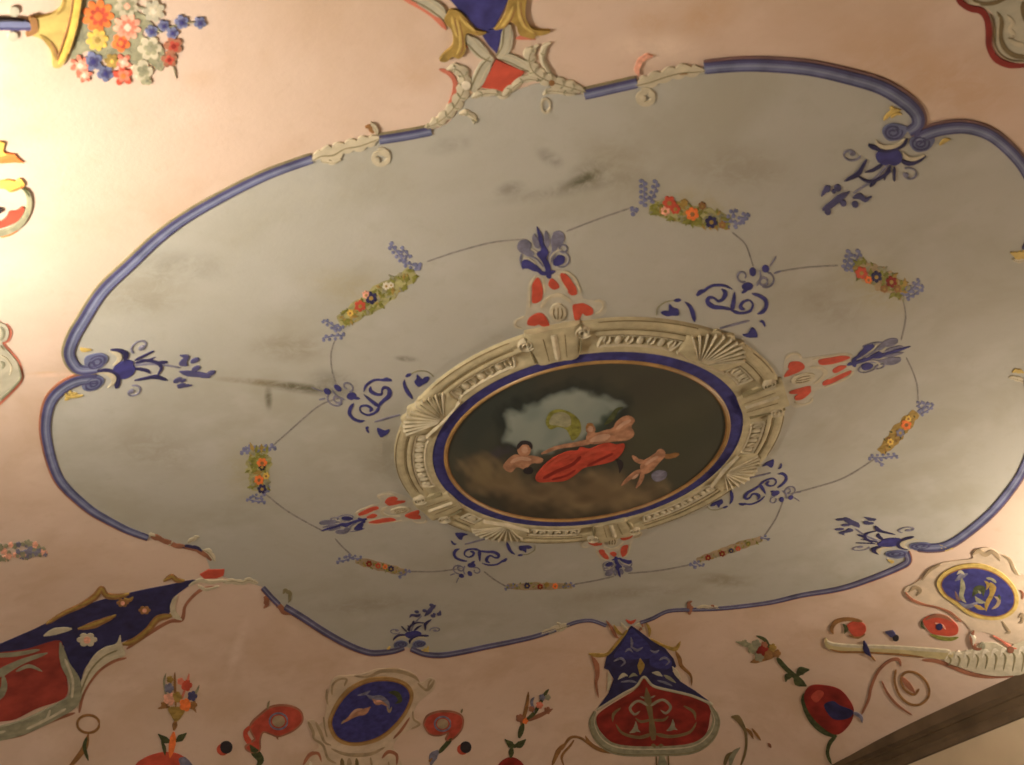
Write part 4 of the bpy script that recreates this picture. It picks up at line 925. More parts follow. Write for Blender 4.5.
for c in ((322, 585), (505, 575)):
    mb_ = MB(); b.stroke(mb_, [(c[0] - 28, c[1] + 18), c, (c[0] + 2, c[1] - 38)], (12, 26, 8), 0.02); b.stroke(mb_, [c, (c[0] + 24, c[1] + 14)], (20, 8), 0.02); mb_.build('cream_fleuron', 'sage', t)
for q, w, mm in (([(236, 340), (262, 318), (285, 322)], (8, 22, 8), 'grey_stone'), ([(290, 330), (312, 316), (332, 322)], (6, 16, 8), 'sage'), ([(404, 306), (432, 310), (456, 324)], (8, 22, 8), 'grey_stone'), ([(462, 318), (490, 334), (522, 356)], (10, 18, 6), 'sage'), ([(250, 352), (300, 348), (330, 356)], (6, 12, 6), 'slate'), ([(430, 345), (470, 356), (505, 372)], (6, 12, 6), 'slate'),
                 ([(215, 250), (250, 235), (270, 255), (250, 275)], (8, 12, 10, 5), 'slate'), ([(440, 245), (465, 232), (490, 250), (470, 270)], (8, 12, 10, 5), 'slate'), ([(300, 130), (305, 160), (300, 185)], (6, 14, 6), 'slate')):
    job(b, t, 'blue_ornament', mm, 's', q, w, 0.018)
job(b, t, 'gilt_scroll', 'gold', 's', [(345, 235), (350, 270), (345, 315)], (14, 38, 16), 0.02)
for q, w in (([(300, 175), (330, 195), (360, 180)], (6, 14, 6)), ([(270, 205), (290, 190), (310, 205)], (6, 12, 6)), ([(395, 195), (420, 205), (440, 195)], (6, 12, 6))): job(b, t, 'blue_scrolling', 'slate', 's', q, w, 0.018)
for q, w, mm in (([(92, 215), (140, 222), (185, 215), (235, 160), (285, 95)], (10, 20, 12, 12, 10), 'gold'), ([(105, 225), (130, 270), (135, 320), (128, 360), (140, 430)], (12, 28, 20, 14, 8), 'rust'), ([(395, 140), (470, 178), (520, 190), (545, 155)], (8, 12, 20, 8), 'gold'), ([(520, 200), (540, 240), (550, 275), (595, 320), (600, 370)], (10, 22, 18, 12, 6), 'brown')):
    job(b, t, 'edge_scroll', mm, 's', q, w, 0.016)
for q in ([(188, 305), (196, 340), (185, 400)], [(505, 275), (525, 310), (548, 345)]): job(b, t, 'pale_horn', 'cream', 's', q, (8, 22, 8), 0.02)
for q, mm in (([(178, 50), (200, 80), (225, 125), (240, 135)], 'rust'), ([(215, 70), (235, 105), (260, 120)], 'gold'), ([(275, 45), (300, 60), (325, 45)], 'red'), ([(345, 50), (355, 80), (340, 100)], 'rust'), ([(375, 60), (392, 95), (390, 130)], 'gold'), ([(250, 60), (270, 85), (285, 92)], 'cream'), ([(320, 75), (345, 72), (370, 100)], 'cream')):
    job(b, t, 'crowning_frill', mm, 's', q, (8, 16, 8), 0.018)
job(b, t, 'base_stalk', 'sage', 's', [(452, 715), (458, 770), (460, 820)], (60, 44, 50), 0.016); job(b, t, 'base_stalk_line', 'stone_dark', 's', [(425, 720), (430, 790)], 8, 0.018); job(b, t, 'base_stalk_line', 'stone_dark', 's', [(485, 715), (488, 790)], 8, 0.018)
for q, w in (([(75, 620), (100, 660), (150, 690), (210, 705)], (8, 20, 18, 8)), ([(-40, 690), (-10, 640), (20, 625), (60, 635), (95, 665)], (8, 14, 12, 12, 8)), ([(-90, 770), (-60, 700), (-30, 660)], (10, 24, 12)), ([(-30, 770), (-40, 720), (0, 670), (20, 640)], (6, 12, 10, 6))):
    job(b, t, 'foot_scroll', 'brown', 's', q, w, 0.012)

RZ = (940, 0, 9.56); b = Brush(RZ)
t = thing('cartouche', 'grey-brown scrolled cartouche with a dark red outline in the upper right corner', 'painted cartouche', at=b.p([(650, 300)], sm=False)[0])
job(b, t, 'red_contour', 'deepred', 's', [(150, -60), (190, 10), (280, 72), (390, 100), (448, 180), (466, 300), (470, 440), (530, 555), (640, 612), (760, 620), (900, 600)], (30, 60, 62, 66, 62, 60, 60, 66, 62, 50, 50), 0.010)
g = job(b, t, 'stone_body', 'grey_stone', 'f', [(240, -80), (300, 5), (420, 55), (500, 120), (528, 220), (530, 330), (535, 430), (590, 530), (690, 580), (820, 590), (1000, 560), (1000, -80)], h=0.016)
for q, w, mm in (([(540, 100), (585, 190), (575, 330), (620, 450), (720, 520), (900, 530)], (24, 40, 40, 44, 46, 40), 'stone_dark'), ([(480, 130), (520, 240), (522, 400), (580, 510), (700, 565), (900, 560)], 14, 'stone_dark'), ([(300, -20), (400, 20), (520, 10), (640, -40)], (20, 36, 40, 20), 'stone_dark'), ([(560, 140), (552, 240), (556, 400), (620, 500)], 14, 'cream'), ([(640, 130), (690, 200), (660, 260), (700, 320), (660, 340)], (20, 46, 40, 46, 16), 'cream'), ([(640, 350), (720, 400), (800, 420)], (30, 50, 50), 'cream'),
                 ([(650, 350), (690, 345), (710, 330)], 12, 'stone_dark'), ([(790, 0), (800, 120), (830, 230)], (60, 60, 30), 'stone_dark'), ([(260, 10), (330, 15), (400, 20)], (16, 30, 16), 'cream')):
    job(b, sub(g, t), 'carved_scroll', mm, 's', q, w, 0.022)
# ================================================================== OVAL MEDALLIONS on the cove
def oval(name_z, label, blue_pts, ring_px, frame_pts, ring_mat, scrolls, figs):
    b = Brush(name_z); c = np.mean(np.array(blue_pts), 0)
    t = thing('oval_medallion', label, 'painted medallion', at=b.p([tuple(c)], sm=False)[0], group='oval blue medallions over the wall centres')
    fr = job(b, t, 'stone_frame', 'beige', 'f', frame_pts, h=0.014)
    ring = job(b, t, 'gilded_ring', ring_mat, 'f', [tuple(c + (np.array(p) - c) * (1 + ring_px / np.hypot(*(np.array(p) - c)))) for p in blue_pts], h=0.030)
    g = MB(); b.stroke(g, [tuple(c + (np.array(p) - c) * (1 + 0.12 * ring_px / np.hypot(*(np.array(p) - c)))) for p in blue_pts + blue_pts[:2]], ring_px * 0.3, 0.034, ends=1); g.build('ring_shadow_line', 'brown', sub(ring, t))
    job(b, t, 'blue_disc', 'blue', 'f', blue_pts, h=0.033)
    for q, w, mm, nm in scrolls: job(b, sub(fr, t), nm, mm, 's', q, w, 0.024)
    for q, w, mm, nm in figs: job(b, t, nm, mm, 's', q, w, 0.037)
oval((300, 640, 6.12), 'tilted dark blue oval medallion with a reclining figure, between two red volutes at the bottom',
     [(195, 505), (208, 450), (250, 375), (315, 305), (415, 255), (530, 243), (625, 268), (668, 325), (650, 400), (590, 490), (500, 570), (400, 610), (300, 615), (228, 580)], 26,
     [(150, 480), (160, 400), (175, 320), (190, 250), (230, 218), (280, 215), (380, 205), (470, 176), (590, 172), (690, 200), (740, 258), (790, 228), (828, 245), (820, 300), (770, 340), (712, 400), (700, 470), (735, 505), (690, 540), (620, 575), (570, 650), (600, 700), (600, 790), (300, 800), (150, 790), (20, 780), (70, 690), (115, 650), (60, 540), (45, 490), (85, 490), (110, 520)], 'gilt',
     [([(165, 300), (162, 350), (172, 395)], (8, 14, 6), 'umber', 'frame_scroll'), ([(195, 330), (200, 270), (240, 235), (285, 235), (270, 275)], 12, 'umber', 'frame_scroll'), ([(330, 215), (420, 218), (500, 185), (600, 185), (690, 215), (730, 250)], (8, 14, 22, 24, 20, 8), 'umber', 'frame_scroll'),
      ([(720, 260), (770, 300), (800, 280), (822, 240)], (12, 16, 18, 8), 'umber', 'frame_scroll'), ([(780, 290), (790, 255), (805, 235)], 10, 'umber', 'frame_scroll'), ([(690, 430), (695, 480), (730, 510), (680, 540)], (8, 12, 14, 8), 'umber', 'frame_scroll'), ([(670, 470), (620, 545), (570, 600)], (8, 18, 8), 'rust', 'frame_scroll'),
      ([(50, 495), (80, 560), (85, 600), (140, 640), (170, 720), (220, 750)], (20, 18, 12, 16, 16, 8), 'umber', 'frame_scroll'), ([(95, 500), (125, 560), (150, 620), (190, 640)], (12, 22, 14, 8), 'umber', 'frame_scroll'), ([(145, 470), (150, 530), (165, 590)], 10, 'umber', 'frame_scroll'),
      ([(500, 720), (540, 680), (590, 700), (590, 760)], (10, 22, 20, 8), 'rust', 'frame_scroll'), ([(20, 760), (60, 700), (110, 690), (130, 740)], (12, 20, 18, 8), 'rust', 'frame_scroll'), ([(190, 660), (260, 690), (350, 700), (440, 690), (520, 650)], (8, 18, 24, 20, 8), 'umber', 'frame_scroll'),
      ([(255, 720), (260, 780)], 26, 'stone_dark', 'frame_scroll'), ([(345, 720), (350, 780)], 22, 'stone_dark', 'frame_scroll'), ([(430, 715), (440, 770)], 14, 'umber', 'frame_scroll'), ([(300, 720), (302, 780)], 30, 'umber', 'frame_scroll'), ([(60, 740), (70, 770)], 26, 'white', 'frame_scroll'), ([(540, 740), (545, 780)], 12, 'umber', 'frame_scroll')],
     [([(262, 498), (300, 470), (345, 440), (390, 430), (430, 400)], (12, 22, 40, 40, 14), 'flesh', 'reclining_figure'), ([(405, 325), (440, 345), (490, 345), (530, 375), (545, 420)], (14, 26, 34, 28, 10), 'slate', 'pale_drapery'), ([(450, 370), (500, 365)], 20, 'rose', 'pale_drapery'), ([(540, 310), (590, 320), (610, 360), (580, 380)], (16, 34, 30, 10), 'darkgreen', 'wreath'), ([(440, 345), (470, 375), (500, 372), (540, 400)], (18, 30, 24, 8), 'flesh', 'reclining_figure'), ([(530, 400), (545, 430), (560, 400)], (10, 16, 6), 'umber', 'drapery'), ([(300, 455), (340, 425), (380, 412)], (8, 22, 10), 'flesh_pale', 'figure_highlight'), ([(350, 330), (400, 318), (430, 300)], (8, 18, 6), 'slate', 'pale_drapery'), ([(250, 505), (275, 480)], (10, 14), 'umber', 'drapery')])
oval((900, 540, 5.468), 'bright blue oval medallion in a yellow ring near the cornice, with grey and gold figures',
     [(228, 242), (240, 205), (285, 172), (350, 152), (430, 150), (515, 178), (585, 232), (620, 295), (612, 360), (555, 402), (475, 406), (390, 380), (320, 330), (258, 292)], 27,
     [(22, 285), (35, 255), (70, 240), (125, 200), (170, 150), (230, 122), (320, 108), (395, 98), (395, 70), (425, 48), (475, 38), (520, 55), (545, 72), (590, 88), (625, 140), (650, 185), (700, 210), (720, 400), (700, 560), (600, 560), (520, 520), (450, 500), (400, 505), (355, 450), (300, 405), (250, 380), (180, 362), (110, 345), (55, 315)], 'gold_light',
     [([(28, 280), (60, 318), (130, 348), (210, 366), (280, 395), (335, 445)], (10, 16, 12, 10, 14, 6), 'rust', 'frame_scroll'), ([(50, 280), (80, 255), (110, 270), (90, 300)], (8, 20, 22, 8), 'umber', 'frame_scroll'), ([(120, 215), (160, 165), (220, 130)], (8, 14, 8), 'umber', 'frame_scroll'),
      ([(400, 75), (430, 55), (465, 75), (500, 60), (530, 80), (545, 110)], (16, 22, 26, 22, 22, 8), 'umber', 'frame_scroll'), ([(560, 80), (600, 105), (625, 160), (650, 190)], (8, 14, 18, 8), 'umber', 'frame_scroll'), ([(650, 420), (670, 400), (668, 440), (650, 450)], 14, 'umber', 'frame_scroll'),
      ([(560, 440), (585, 480), (600, 500), (575, 505)], (8, 16, 14, 6), 'umber', 'frame_scroll'), ([(655, 270), (672, 290), (668, 320)], 12, 'rust', 'frame_scroll')],
     [([(300, 215), (335, 190), (370, 175)], (16, 30, 18), 'slate', 'winged_figure'), ([(335, 200), (342, 250), (335, 300), (360, 335)], (20, 30, 26, 12), 'leafgrey', 'winged_figure'), ([(320, 330), (370, 355), (430, 330)], (8, 26, 14), 'slate', 'drapery'), ([(395, 300), (420, 265), (450, 260), (455, 300)], (20, 44, 36, 14), 'darkgreen', 'shadowed_figure'),
      ([(425, 265), (440, 285)], 18, 'leafgrey', 'face'), ([(490, 225), (505, 250), (500, 290), (475, 340), (470, 380)], (30, 44, 26, 26, 18), 'gold', 'gilded_figure'), ([(470, 200), (500, 205), (525, 225)], 14, 'leafgrey', 'wing'), ([(540, 290), (545, 320)], 18, 'darkgreen', 'wing'), ([(410, 300), (430, 325), (470, 335)], (14, 26, 10), 'leafgrey', 'shadowed_figure'), ([(515, 300), (540, 320), (530, 350), (500, 370)], (10, 22, 20, 8), 'umber', 'gilded_figure'), ([(460, 215), (480, 235), (470, 265)], (8, 20, 8), 'gold', 'gilded_figure'), ([(310, 180), (330, 165), (355, 185)], (8, 18, 8), 'grey_stone', 'wing'), ([(300, 270), (315, 310), (340, 320)], (8, 20, 8), 'plum', 'drapery'), ([(395, 340), (430, 360), (465, 372)], (10, 24, 10), 'gold', 'drapery')])

# cut off by the left edge: the same kind of stone frame
LE = (0, 300, 6.375); b = Brush(LE)
t = thing('stone_scroll_frame', 'grey stone scroll with a rounded side at the left edge, level with the border notch', 'painted ornament', at=b.p([(60, 440)], sm=False)[0])
job(b, t, 'red_contour', 'pinkred', 's', [(40, 150), (66, 200), (52, 250), (22, 275), (72, 330), (120, 390), (140, 460), (134, 510), (90, 565), (0, 650), (-60, 700)], (14, 20, 20, 18, 10, 8, 10, 16, 18, 24, 20), 0.008)
job(b, t, 'stone_body', 'grey_stone', 'f', [(-120, 120), (0, 138), (40, 160), (54, 200), (40, 248), (10, 268), (60, 330), (108, 390), (134, 460), (128, 500), (80, 560), (0, 638), (-120, 720)], h=0.016)
for q, w, mm in (([(0, 160), (18, 190), (12, 230), (-10, 250)], (14, 20, 18, 10), 'sage'), ([(110, 400), (128, 460), (122, 500), (70, 560), (0, 625)], (6, 12, 14, 14, 16), 'sage'), ([(0, 380), (20, 400), (10, 430)], (12, 22, 10), 'sage'), ([(0, 340), (40, 370), (70, 420), (60, 470)], (8, 14, 16, 6), 'cream'), ([(0, 280), (25, 310)], 10, 'olive_edge')):
    job(b, t, 'carved_scroll', mm, 's', q, w, 0.022)
VE = (0, 120, 6.375); b = Brush(VE)
t = thing('orange_leaf', 'jagged orange and yellow leaf tip poking in from the left edge', 'painted ornament', at=b.p([(40, 230)], sm=False)[0])
job(b, t, 'leaf', 'orange', 'F', [(-120, 190), (0, 185), (25, 200), (55, 208), (92, 212), (108, 235), (152, 268), (90, 264), (0, 270), (-120, 275)], h=0.014)
job(b, t, 'leaf_highlight', 'yellow', 'F', [(-100, 130), (0, 130), (28, 140), (20, 165), (14, 190), (40, 215), (0, 222), (-100, 220)], h=0.016)
t = thing('red_volute', 'red and olive rolled volute with a yellow leaf, cut by the left edge', 'painted ornament', at=b.p([(60, 560)], sm=False)[0])
job(b, t, 'olive_band', 'leafgrey', 's', [(140, 425), (172, 460), (184, 510), (176, 570), (140, 640), (80, 690), (0, 718), (-100, 730)], (22, 32, 34, 36, 38, 36, 36, 40), 0.018)
job(b, t, 'band_edge', 'darkgreen', 's', [(130, 425), (160, 440), (186, 478)], (8, 16, 6), 0.021)
job(b, t, 'red_lining', 'red', 'f', [(-80, 640), (0, 640), (40, 610), (60, 578), (105, 572), (140, 548), (152, 572), (112, 632), (60, 664), (0, 684), (-80, 700)], h=0.014)
job(b, t, 'yellow_leaf', 'yellow', 'f', [(-80, 395), (0, 382), (50, 374), (95, 384), (125, 366), (155, 405), (130, 430), (100, 444), (60, 452), (20, 430), (-80, 430)], h=0.016); job(b, t, 'leaf_edge', 'orange', 's', [(60, 446), (105, 432), (150, 408)], (8, 16, 8), 0.019)
job(b, t, 'eye', 'black', 'b', (-5, 570), 18, 0.018); job(b, t, 'red_edge', 'orange', 's', [(0, 742), (60, 728), (110, 700)], (10, 10, 4), 0.012)
SE = (0, 420, 3.413); b = Brush(SE)
t = thing('flower_swag', 'small faded lilac and pink flower swag at the left edge under the border', 'painted garland', at=b.p([(60, 450)], sm=False)[0])
rr = random.Random(5)
for mm, nm, n in (('leafgrey', 'foliage', 26), ('rose', 'pink_blossoms', 14), ('slate', 'lilac_blossoms', 14)):
    m = MB()
    for i in range(n):
        x = rr.uniform(-40, 150) if mm != 'slate' else rr.uniform(60, 155); y = 448 - x * 0.06 + rr.uniform(-1, 1) * (32 - abs(x - 50) * 0.14)
        b.blob(m, (x, y), rr.uniform(7, 13), 0.013 + 0.002 * rr.random(), lobes=5, depth=0.35)
    m.build(nm, mm, t)

# ================================================================== FLOWER BASKET AND BOUQUET (upper left)
FZ = (0, 0, 4.655); b = Brush(FZ)
t = thing('flower_basket', 'yellow horn-shaped basket on a blue stem, lying sideways in the upper left corner', 'painted basket', at=b.p([(240, 130)], sm=False)[0])
job(b, t, 'horn', 'gold_light', 'f', [(152, 80), (200, 68), (248, 52), (285, 20), (300, -40), (380, -60), (372, 10), (345, 140), (312, 250), (285, 298), (262, 308), (242, 298), (238, 250), (218, 200), (185, 170), (150, 158), (128, 148), (150, 130)], h=0.022)
o = job(b, t, 'rim', 'yellow', 's', [(362, -60), (350, 30), (330, 130), (302, 225), (270, 285)], (30, 30, 28, 26, 20), 0.032)
job(b, sub(o, t), 'rim_line', 'brown', 's', [(340, -60), (328, 40), (306, 130), (276, 220), (262, 270)], 8, 0.033); job(b, sub(o, t), 'rim_line', 'gold', 's', [(378, -60), (366, 40), (345, 140), (315, 235)], 6, 0.033)
job(b, t, 'horn_shading', 'gold', 's', [(180, 150), (215, 180), (245, 225), (256, 270)], (10, 26, 24, 10), 0.026); job(b, t, 'horn_shading', 'brown', 's', [(232, 180), (255, 225), (262, 255)], (6, 14, 8), 0.028); job(b, t, 'horn_shading', 'gold', 's', [(298, -30), (290, 25), (258, 60)], (14, 16, 6), 0.026)
job(b, t, 'knob', 'brown', 'f', [(132, 75), (160, 70), (172, 100), (165, 140), (125, 158), (118, 148), (140, 125)], h=0.028)
job(b, t, 'stem', 'border', 's', [(-80, 108), (0, 106), (80, 108), (148, 110)], (44, 44, 46, 42), 0.024); job(b, t, 'stem_shade', 'border_dark', 's', [(-80, 122), (60, 124), (145, 124)], 12, 0.027); job(b, t, 'stem_edge', 'black', 's', [(-60, 88), (30, 84), (110, 88)], (8, 10, 4), 0.026)
job(b, t, 'grey_bead', 'grey_stone', 'b', (64, 48), 24, 0.016); job(b, t, 'grey_bead', 'grey_stone', 'b', (58, 165), 24, 0.016)
t = thing('bouquet', 'mixed bouquet of red, orange, white and blue flowers spilling from the yellow basket', 'painted bouquet', at=b.p([(560, 200)], sm=False)[0])
job(b, t, 'foliage', 'leafgrey', 'f', [(380, -40), (560, -40), (620, 40), (700, 90), (660, 160), (745, 200), (765, 260), (750, 330), (690, 290), (640, 300), (560, 250), (480, 270), (430, 240), (390, 240), (330, 290), (335, 240), (355, 160), (375, 60)], h=0.006)
rr = random.Random(11); m = MB()
for i in range(60):
    x, y = rr.uniform(350, 740), rr.uniform(-20, 300)
    if y > 120 + (x - 350) * 0.5 + 90 or y < (x - 560) * 0.35: continue
    an = rr.uniform(0, 6.28); l = rr.uniform(18, 36); b.stroke(m, [(x - l * math.cos(an), y - l * math.sin(an)), (x, y), (x + l * math.cos(an), y + l * math.sin(an))], (5, 15, 4), 0.008, n=3)
m.build('dark_leaves', 'sage', t)
for (x, y, r_, mm, lob, cm) in ((455, 70, 72, 'orange', 9, 'red'), (590, 22, 54, 'cream', 7, 'rose'), (715, 48, 50, 'grey_stone', 7, 'white'), (592, 122, 62, 'rose', 9, 'white'), (452, 182, 50, 'yellow', 8, 'gold'), (562, 195, 42, 'orange', 5, 'red'), (697, 222, 54, 'cream', 6, 'sage'),
                                (372, 300, 46, 'pinkred', 7, 'white'), (392, 345, 36, 'pinkred', 6, 'white'), (432, 282, 44, 'border', 5, 'blue'), (490, 338, 38, 'border', 5, 'blue'), (520, 280, 34, 'gold', 6, 'yellow'), (572, 285, 40, 'pinkred', 5, 'white'), (572, 348, 48, 'red', 5, 'orange'),
                                (662, 325, 48, 'cream', 4, 'leafgrey'), (680, 370, 26, 'leafgrey', 3, 'sage'), (806, 210, 42, 'rust', 5, 'deepred'), (786, 274, 36, 'rust', 5, 'deepred'), (705, 142, 28, 'border', 5, 'blue'), (762, 116, 26, 'border', 5, 'blue'), (802, 150, 28, 'border', 5, 'blue'), (845, 100, 32, 'border', 5, 'blue'), (930, 103, 28, 'border', 5, 'blue')):
    m = MB(); b.blob(m, (x, y), r_ * 1.08, 0.012, lobes=lob, ang=rr.random(), depth=0.75 if mm in ('red', 'pinkred') else 0.34); f_ = m.build('flower', mm, t)
    m = MB(); b.blob(m, (x + r_ * 0.06, y), r_ * 0.66, 0.0135, lobes=max(4, lob - 1), ang=rr.random() + 0.4, depth=0.4); m.build('inner_petals', {'orange': 'red', 'cream': 'leafgrey', 'grey_stone': 'cream', 'rose': 'pinkred', 'yellow': 'gold_light', 'border': 'border_dark', 'pinkred': 'rose', 'red': 'pinkred', 'rust': 'brick'}.get(mm, mm), sub(f_, t))
    m = MB(); b.blob(m, (x, y), r_ * 0.3, 0.0155, lobes=4, depth=0.2); m.build('flower_centre', cm if cm != 'red' else 'orange', sub(f_, t))
job(b, t, 'twig', 'leafgrey', 's', [(700, 130), (780, 125), (860, 104), (925, 102)], 6, 0.011)
job(b, t, 'twig', 'leafgrey', 's', [(790, 280), (810, 320), (818, 365)], (8, 6, 3), 0.011)

# ================================================================== FLOWER STANDS, VOLUTES AND SPRIGS along the cove
def stand(z, label, blooms, leaves, vase, stem, leafnode, dome, extra=()):
    b = Brush(z)
    t = thing('flower_stand', label, 'painted ornament', at=b.p([blooms[0][:2]], sm=False)[0])
    for q, w, mm in leaves: job(b, t, 'spray', mm, 's', q, w, 0.012)
    for x, y, r_, mm in blooms:
        m = MB(); b.blob(m, (x, y), r_, 0.019, lobes=5, depth=0.3); m.build('blossom', mm, t)
    if vase: job(b, t, 'cup', 'gold', 'f', vase, h=0.016)
    job(b, t, 'stalk', 'brown' if vase else 'darkgreen', 's', *stem[:2], 0.014)
    for q, w in leafnode: job(b, t, 'leaf', 'darkgreen', 's', q, w, 0.015)
    for q, mm, h in dome: job(b, t, 'pomegranate', mm, 'f', q, h=h)
    for q, w, mm in extra: job(b, t, 'tendril', mm, 's', q, w, 0.017)
stand((0, 640, 5.12), 'small flower stand with a red dome, between the left cartouche and the left red volute',
      [(865, 245, 26, 'slate'), (955, 230, 30, 'red'), (985, 285, 26, 'border_dark'), (868, 300, 34, 'rose'), (950, 330, 34, 'orange'), (905, 290, 28, 'gold'), (925, 210, 18, 'pinkred'), (870, 200, 18, 'gold'), (990, 330, 20, 'brown'), (840, 330, 18, 'brown')],
      [([(900, 340), (895, 230), (895, 165)], (10, 14, 6), 'brown'), ([(860, 330), (840, 220), (850, 170)], (10, 12, 5), 'leafgrey'), ([(930, 330), (1000, 270), (1020, 230)], (10, 14, 5), 'leafgrey'), ([(930, 300), (960, 210), (968, 170)], (10, 14, 5), 'pinkred'), ([(870, 340), (830, 345), (808, 350)], (8, 12, 5), 'brown'), ([(950, 340), (990, 350), (1005, 370)], (8, 12, 5), 'brown')],
      [(862, 345), (945, 348), (925, 395), (900, 415), (882, 395)], ([(900, 410), (890, 460)], 26), [([(880, 520), (845, 510), (810, 480)], (14, 34, 10)), ([(895, 520), (925, 500), (955, 475)], (14, 34, 10)), ([(845, 590), (840, 550), (825, 510)], (10, 20, 8))],
      [([(690, 650), (735, 605), (800, 580), (860, 572), (930, 590), (985, 650), (960, 740), (720, 740)], 'red', 0.014), ([(915, 605), (950, 600), (990, 650), (960, 680), (930, 650)], 'slate', 0.016)],
      [([(890, 470), (882, 530), (870, 600)], (26, 36, 18), 'orange')])
stand((500, 565, 3.793), 'slender flower stand with a ragged red spray, left of the shield-shaped cartouche',
      [(150, 530, 14, 'pinkred'), (180, 550, 14, 'rust'), (160, 500, 12, 'slate'), (180, 500, 12, 'sage'), (120, 545, 12, 'rust'), (75, 580, 16, 'rust'), (95, 590, 12, 'orange')],
      [([(80, 610), (100, 540), (108, 480)], (14, 14, 6), 'brown'), ([(85, 600), (130, 560), (170, 490), (185, 470)], (14, 14, 12, 5), 'darkgreen'), ([(100, 590), (150, 570), (200, 545)], (12, 16, 6), 'rust'), ([(130, 560), (120, 520), (130, 500)], (10, 12, 5), 'slate')],
      None, ([(88, 600), (72, 655)], 20), [([(60, 690), (40, 680), (18, 660)], (14, 26, 8)), ([(50, 685), (75, 680), (98, 660)], (14, 26, 8)), ([(45, 690), (40, 730)], 20)],
      [([(-10, 770), (10, 740), (45, 728), (80, 745), (95, 780), (60, 820), (10, 820)], 'deepred', 0.014)])
stand((724, 540, 3.4), 'tilted flower stand with a large red pomegranate, left of the gold bar near the cornice',
      [(130, 372, 24, 'deepred'), (110, 355, 18, 'sage'), (150, 385, 20, 'brown'), (95, 370, 16, 'leafgrey'), (165, 365, 14, 'gold'), (138, 355, 12, 'rust'), (120, 395, 18, 'sage'), (70, 350, 12, 'leafgrey'), (180, 385, 14, 'brown')],
      [([(150, 390), (90, 360), (40, 345)], (12, 18, 5), 'leafgrey'), ([(160, 380), (140, 340), (110, 325)], (12, 12, 5), 'darkgreen'), ([(170, 395), (110, 410), (90, 415)], (12, 16, 5), 'brown')],
      None, ([(180, 400), (215, 440), (275, 490)], 16), [([(235, 460), (215, 465), (210, 480)], (14, 26, 10)), ([(245, 465), (262, 445), (290, 440)], (14, 30, 12)), ([(240, 460), (250, 480), (280, 495)], (20, 28, 14))],
      [([(262, 545), (275, 520), (300, 560), (330, 620), (385, 665), (350, 665), (310, 640), (280, 600)], 'darkgreen', 0.012), ([(272, 530), (292, 496), (335, 492), (390, 505), (425, 540), (442, 580), (428, 625), (385, 660), (335, 635), (290, 585)], 'deepred', 0.016),
       ([(340, 560), (370, 545), (395, 560), (440, 580), (420, 605), (370, 605)], 'navy', 0.02), ([(296, 530), (320, 508), (340, 520), (315, 550)], 'brick', 0.018)],
      [([(382, 665), (360, 690), (352, 725), (365, 760)], (12, 14, 12, 8), 'darkgreen'), ([(440, 585), (465, 600), (470, 620)], (12, 12, 5), 'slate')])
def volute(z, label, body, eye, tail, berry=None):
    b = Brush(z)
    t = thing('red_volute', label, 'painted ornament', at=b.p([eye[:2]], sm=False)[0])
    m = MB(); b.fill(m, body, 0.014); o = m.build('red_scroll', 'brick', t)
    job(b, sub(o, t), 'scroll_edge', 'rust', 's', body + body[:1], 7, 0.016)
    m = MB(); b.ring(m, eye[:2], eye[2], 7, 0.018, 0.9); m.build('eye_ring', 'slate', t); m = MB(); b.blob(m, eye[:2], eye[2] * 0.75, 0.017, asp=0.9); m.build('eye', 'umber', t)
    for q, w, mm in tail: job(b, t, 'tail', mm, 's', q, w, 0.016)
def berry(z, label, c, r_):
    b = Brush(z); t = thing('painted_berry', label, 'painted ornament', at=b.p([c], sm=False)[0])
    job(b, t, 'red_shadow', 'red', 'b', (c[0] - r_ * 0.55, c[1] + r_ * 0.4), r_ * 0.95, 0.012); job(b, t, 'berry', 'black', 'b', c, r_, 0.02)
VZ = (250, 565, 3.793)
volute(VZ, 'large red volute with a long tail, on the left-hand flank of the tilted blue oval', [(20, 660), (0, 610), (40, 565), (85, 535), (145, 532), (190, 552), (198, 590), (165, 625), (110, 648), (80, 640), (50, 632), (38, 660), (36, 700), (10, 710), (-18, 690)], (108, 590, 34),
       [([(10, 680), (-10, 660), (-16, 630), (20, 600)], (20, 22, 16, 8), 'red'), ([(0, 680), (20, 710), (40, 740), (20, 770)], (18, 34, 26, 8), 'darkgreen'), ([(66, 545), (70, 525), (74, 515)], (10, 8, 4), 'olive_edge'), ([(100, 645), (106, 660)], 8, 'rust')])
volute(VZ, 'smaller red volute with a grey tail, on the right-hand flank of the tilted blue oval', [(658, 605), (672, 572), (715, 555), (770, 556), (805, 575), (805, 612), (788, 640), (762, 662), (742, 660), (752, 635), (715, 645), (680, 638)], (730, 600, 30),
       [([(765, 655), (740, 685), (715, 712)], (16, 16, 14), 'darkgreen'), ([(715, 705), (695, 725), (685, 760)], (30, 32, 14), 'slate'), ([(700, 720), (680, 745)], 20, 'brown'), ([(800, 560), (806, 545)], 7, 'olive_edge')])
berry((0, 565, 3.793), 'dark berry with a red rim, beside the large red volute left of the tilted oval', (858, 690), 24)
berry(VZ, 'dark berry with a red rim, under the smaller red volute right of the tilted oval', (818, 690), 22)
GZ = (724, 540, 3.4)
b = Brush(GZ)
t = thing('red_volute', 'brown-ringed red volute resting above the hooked end of the gold bar', 'painted ornament', at=b.p([(430, 300)], sm=False)[0])
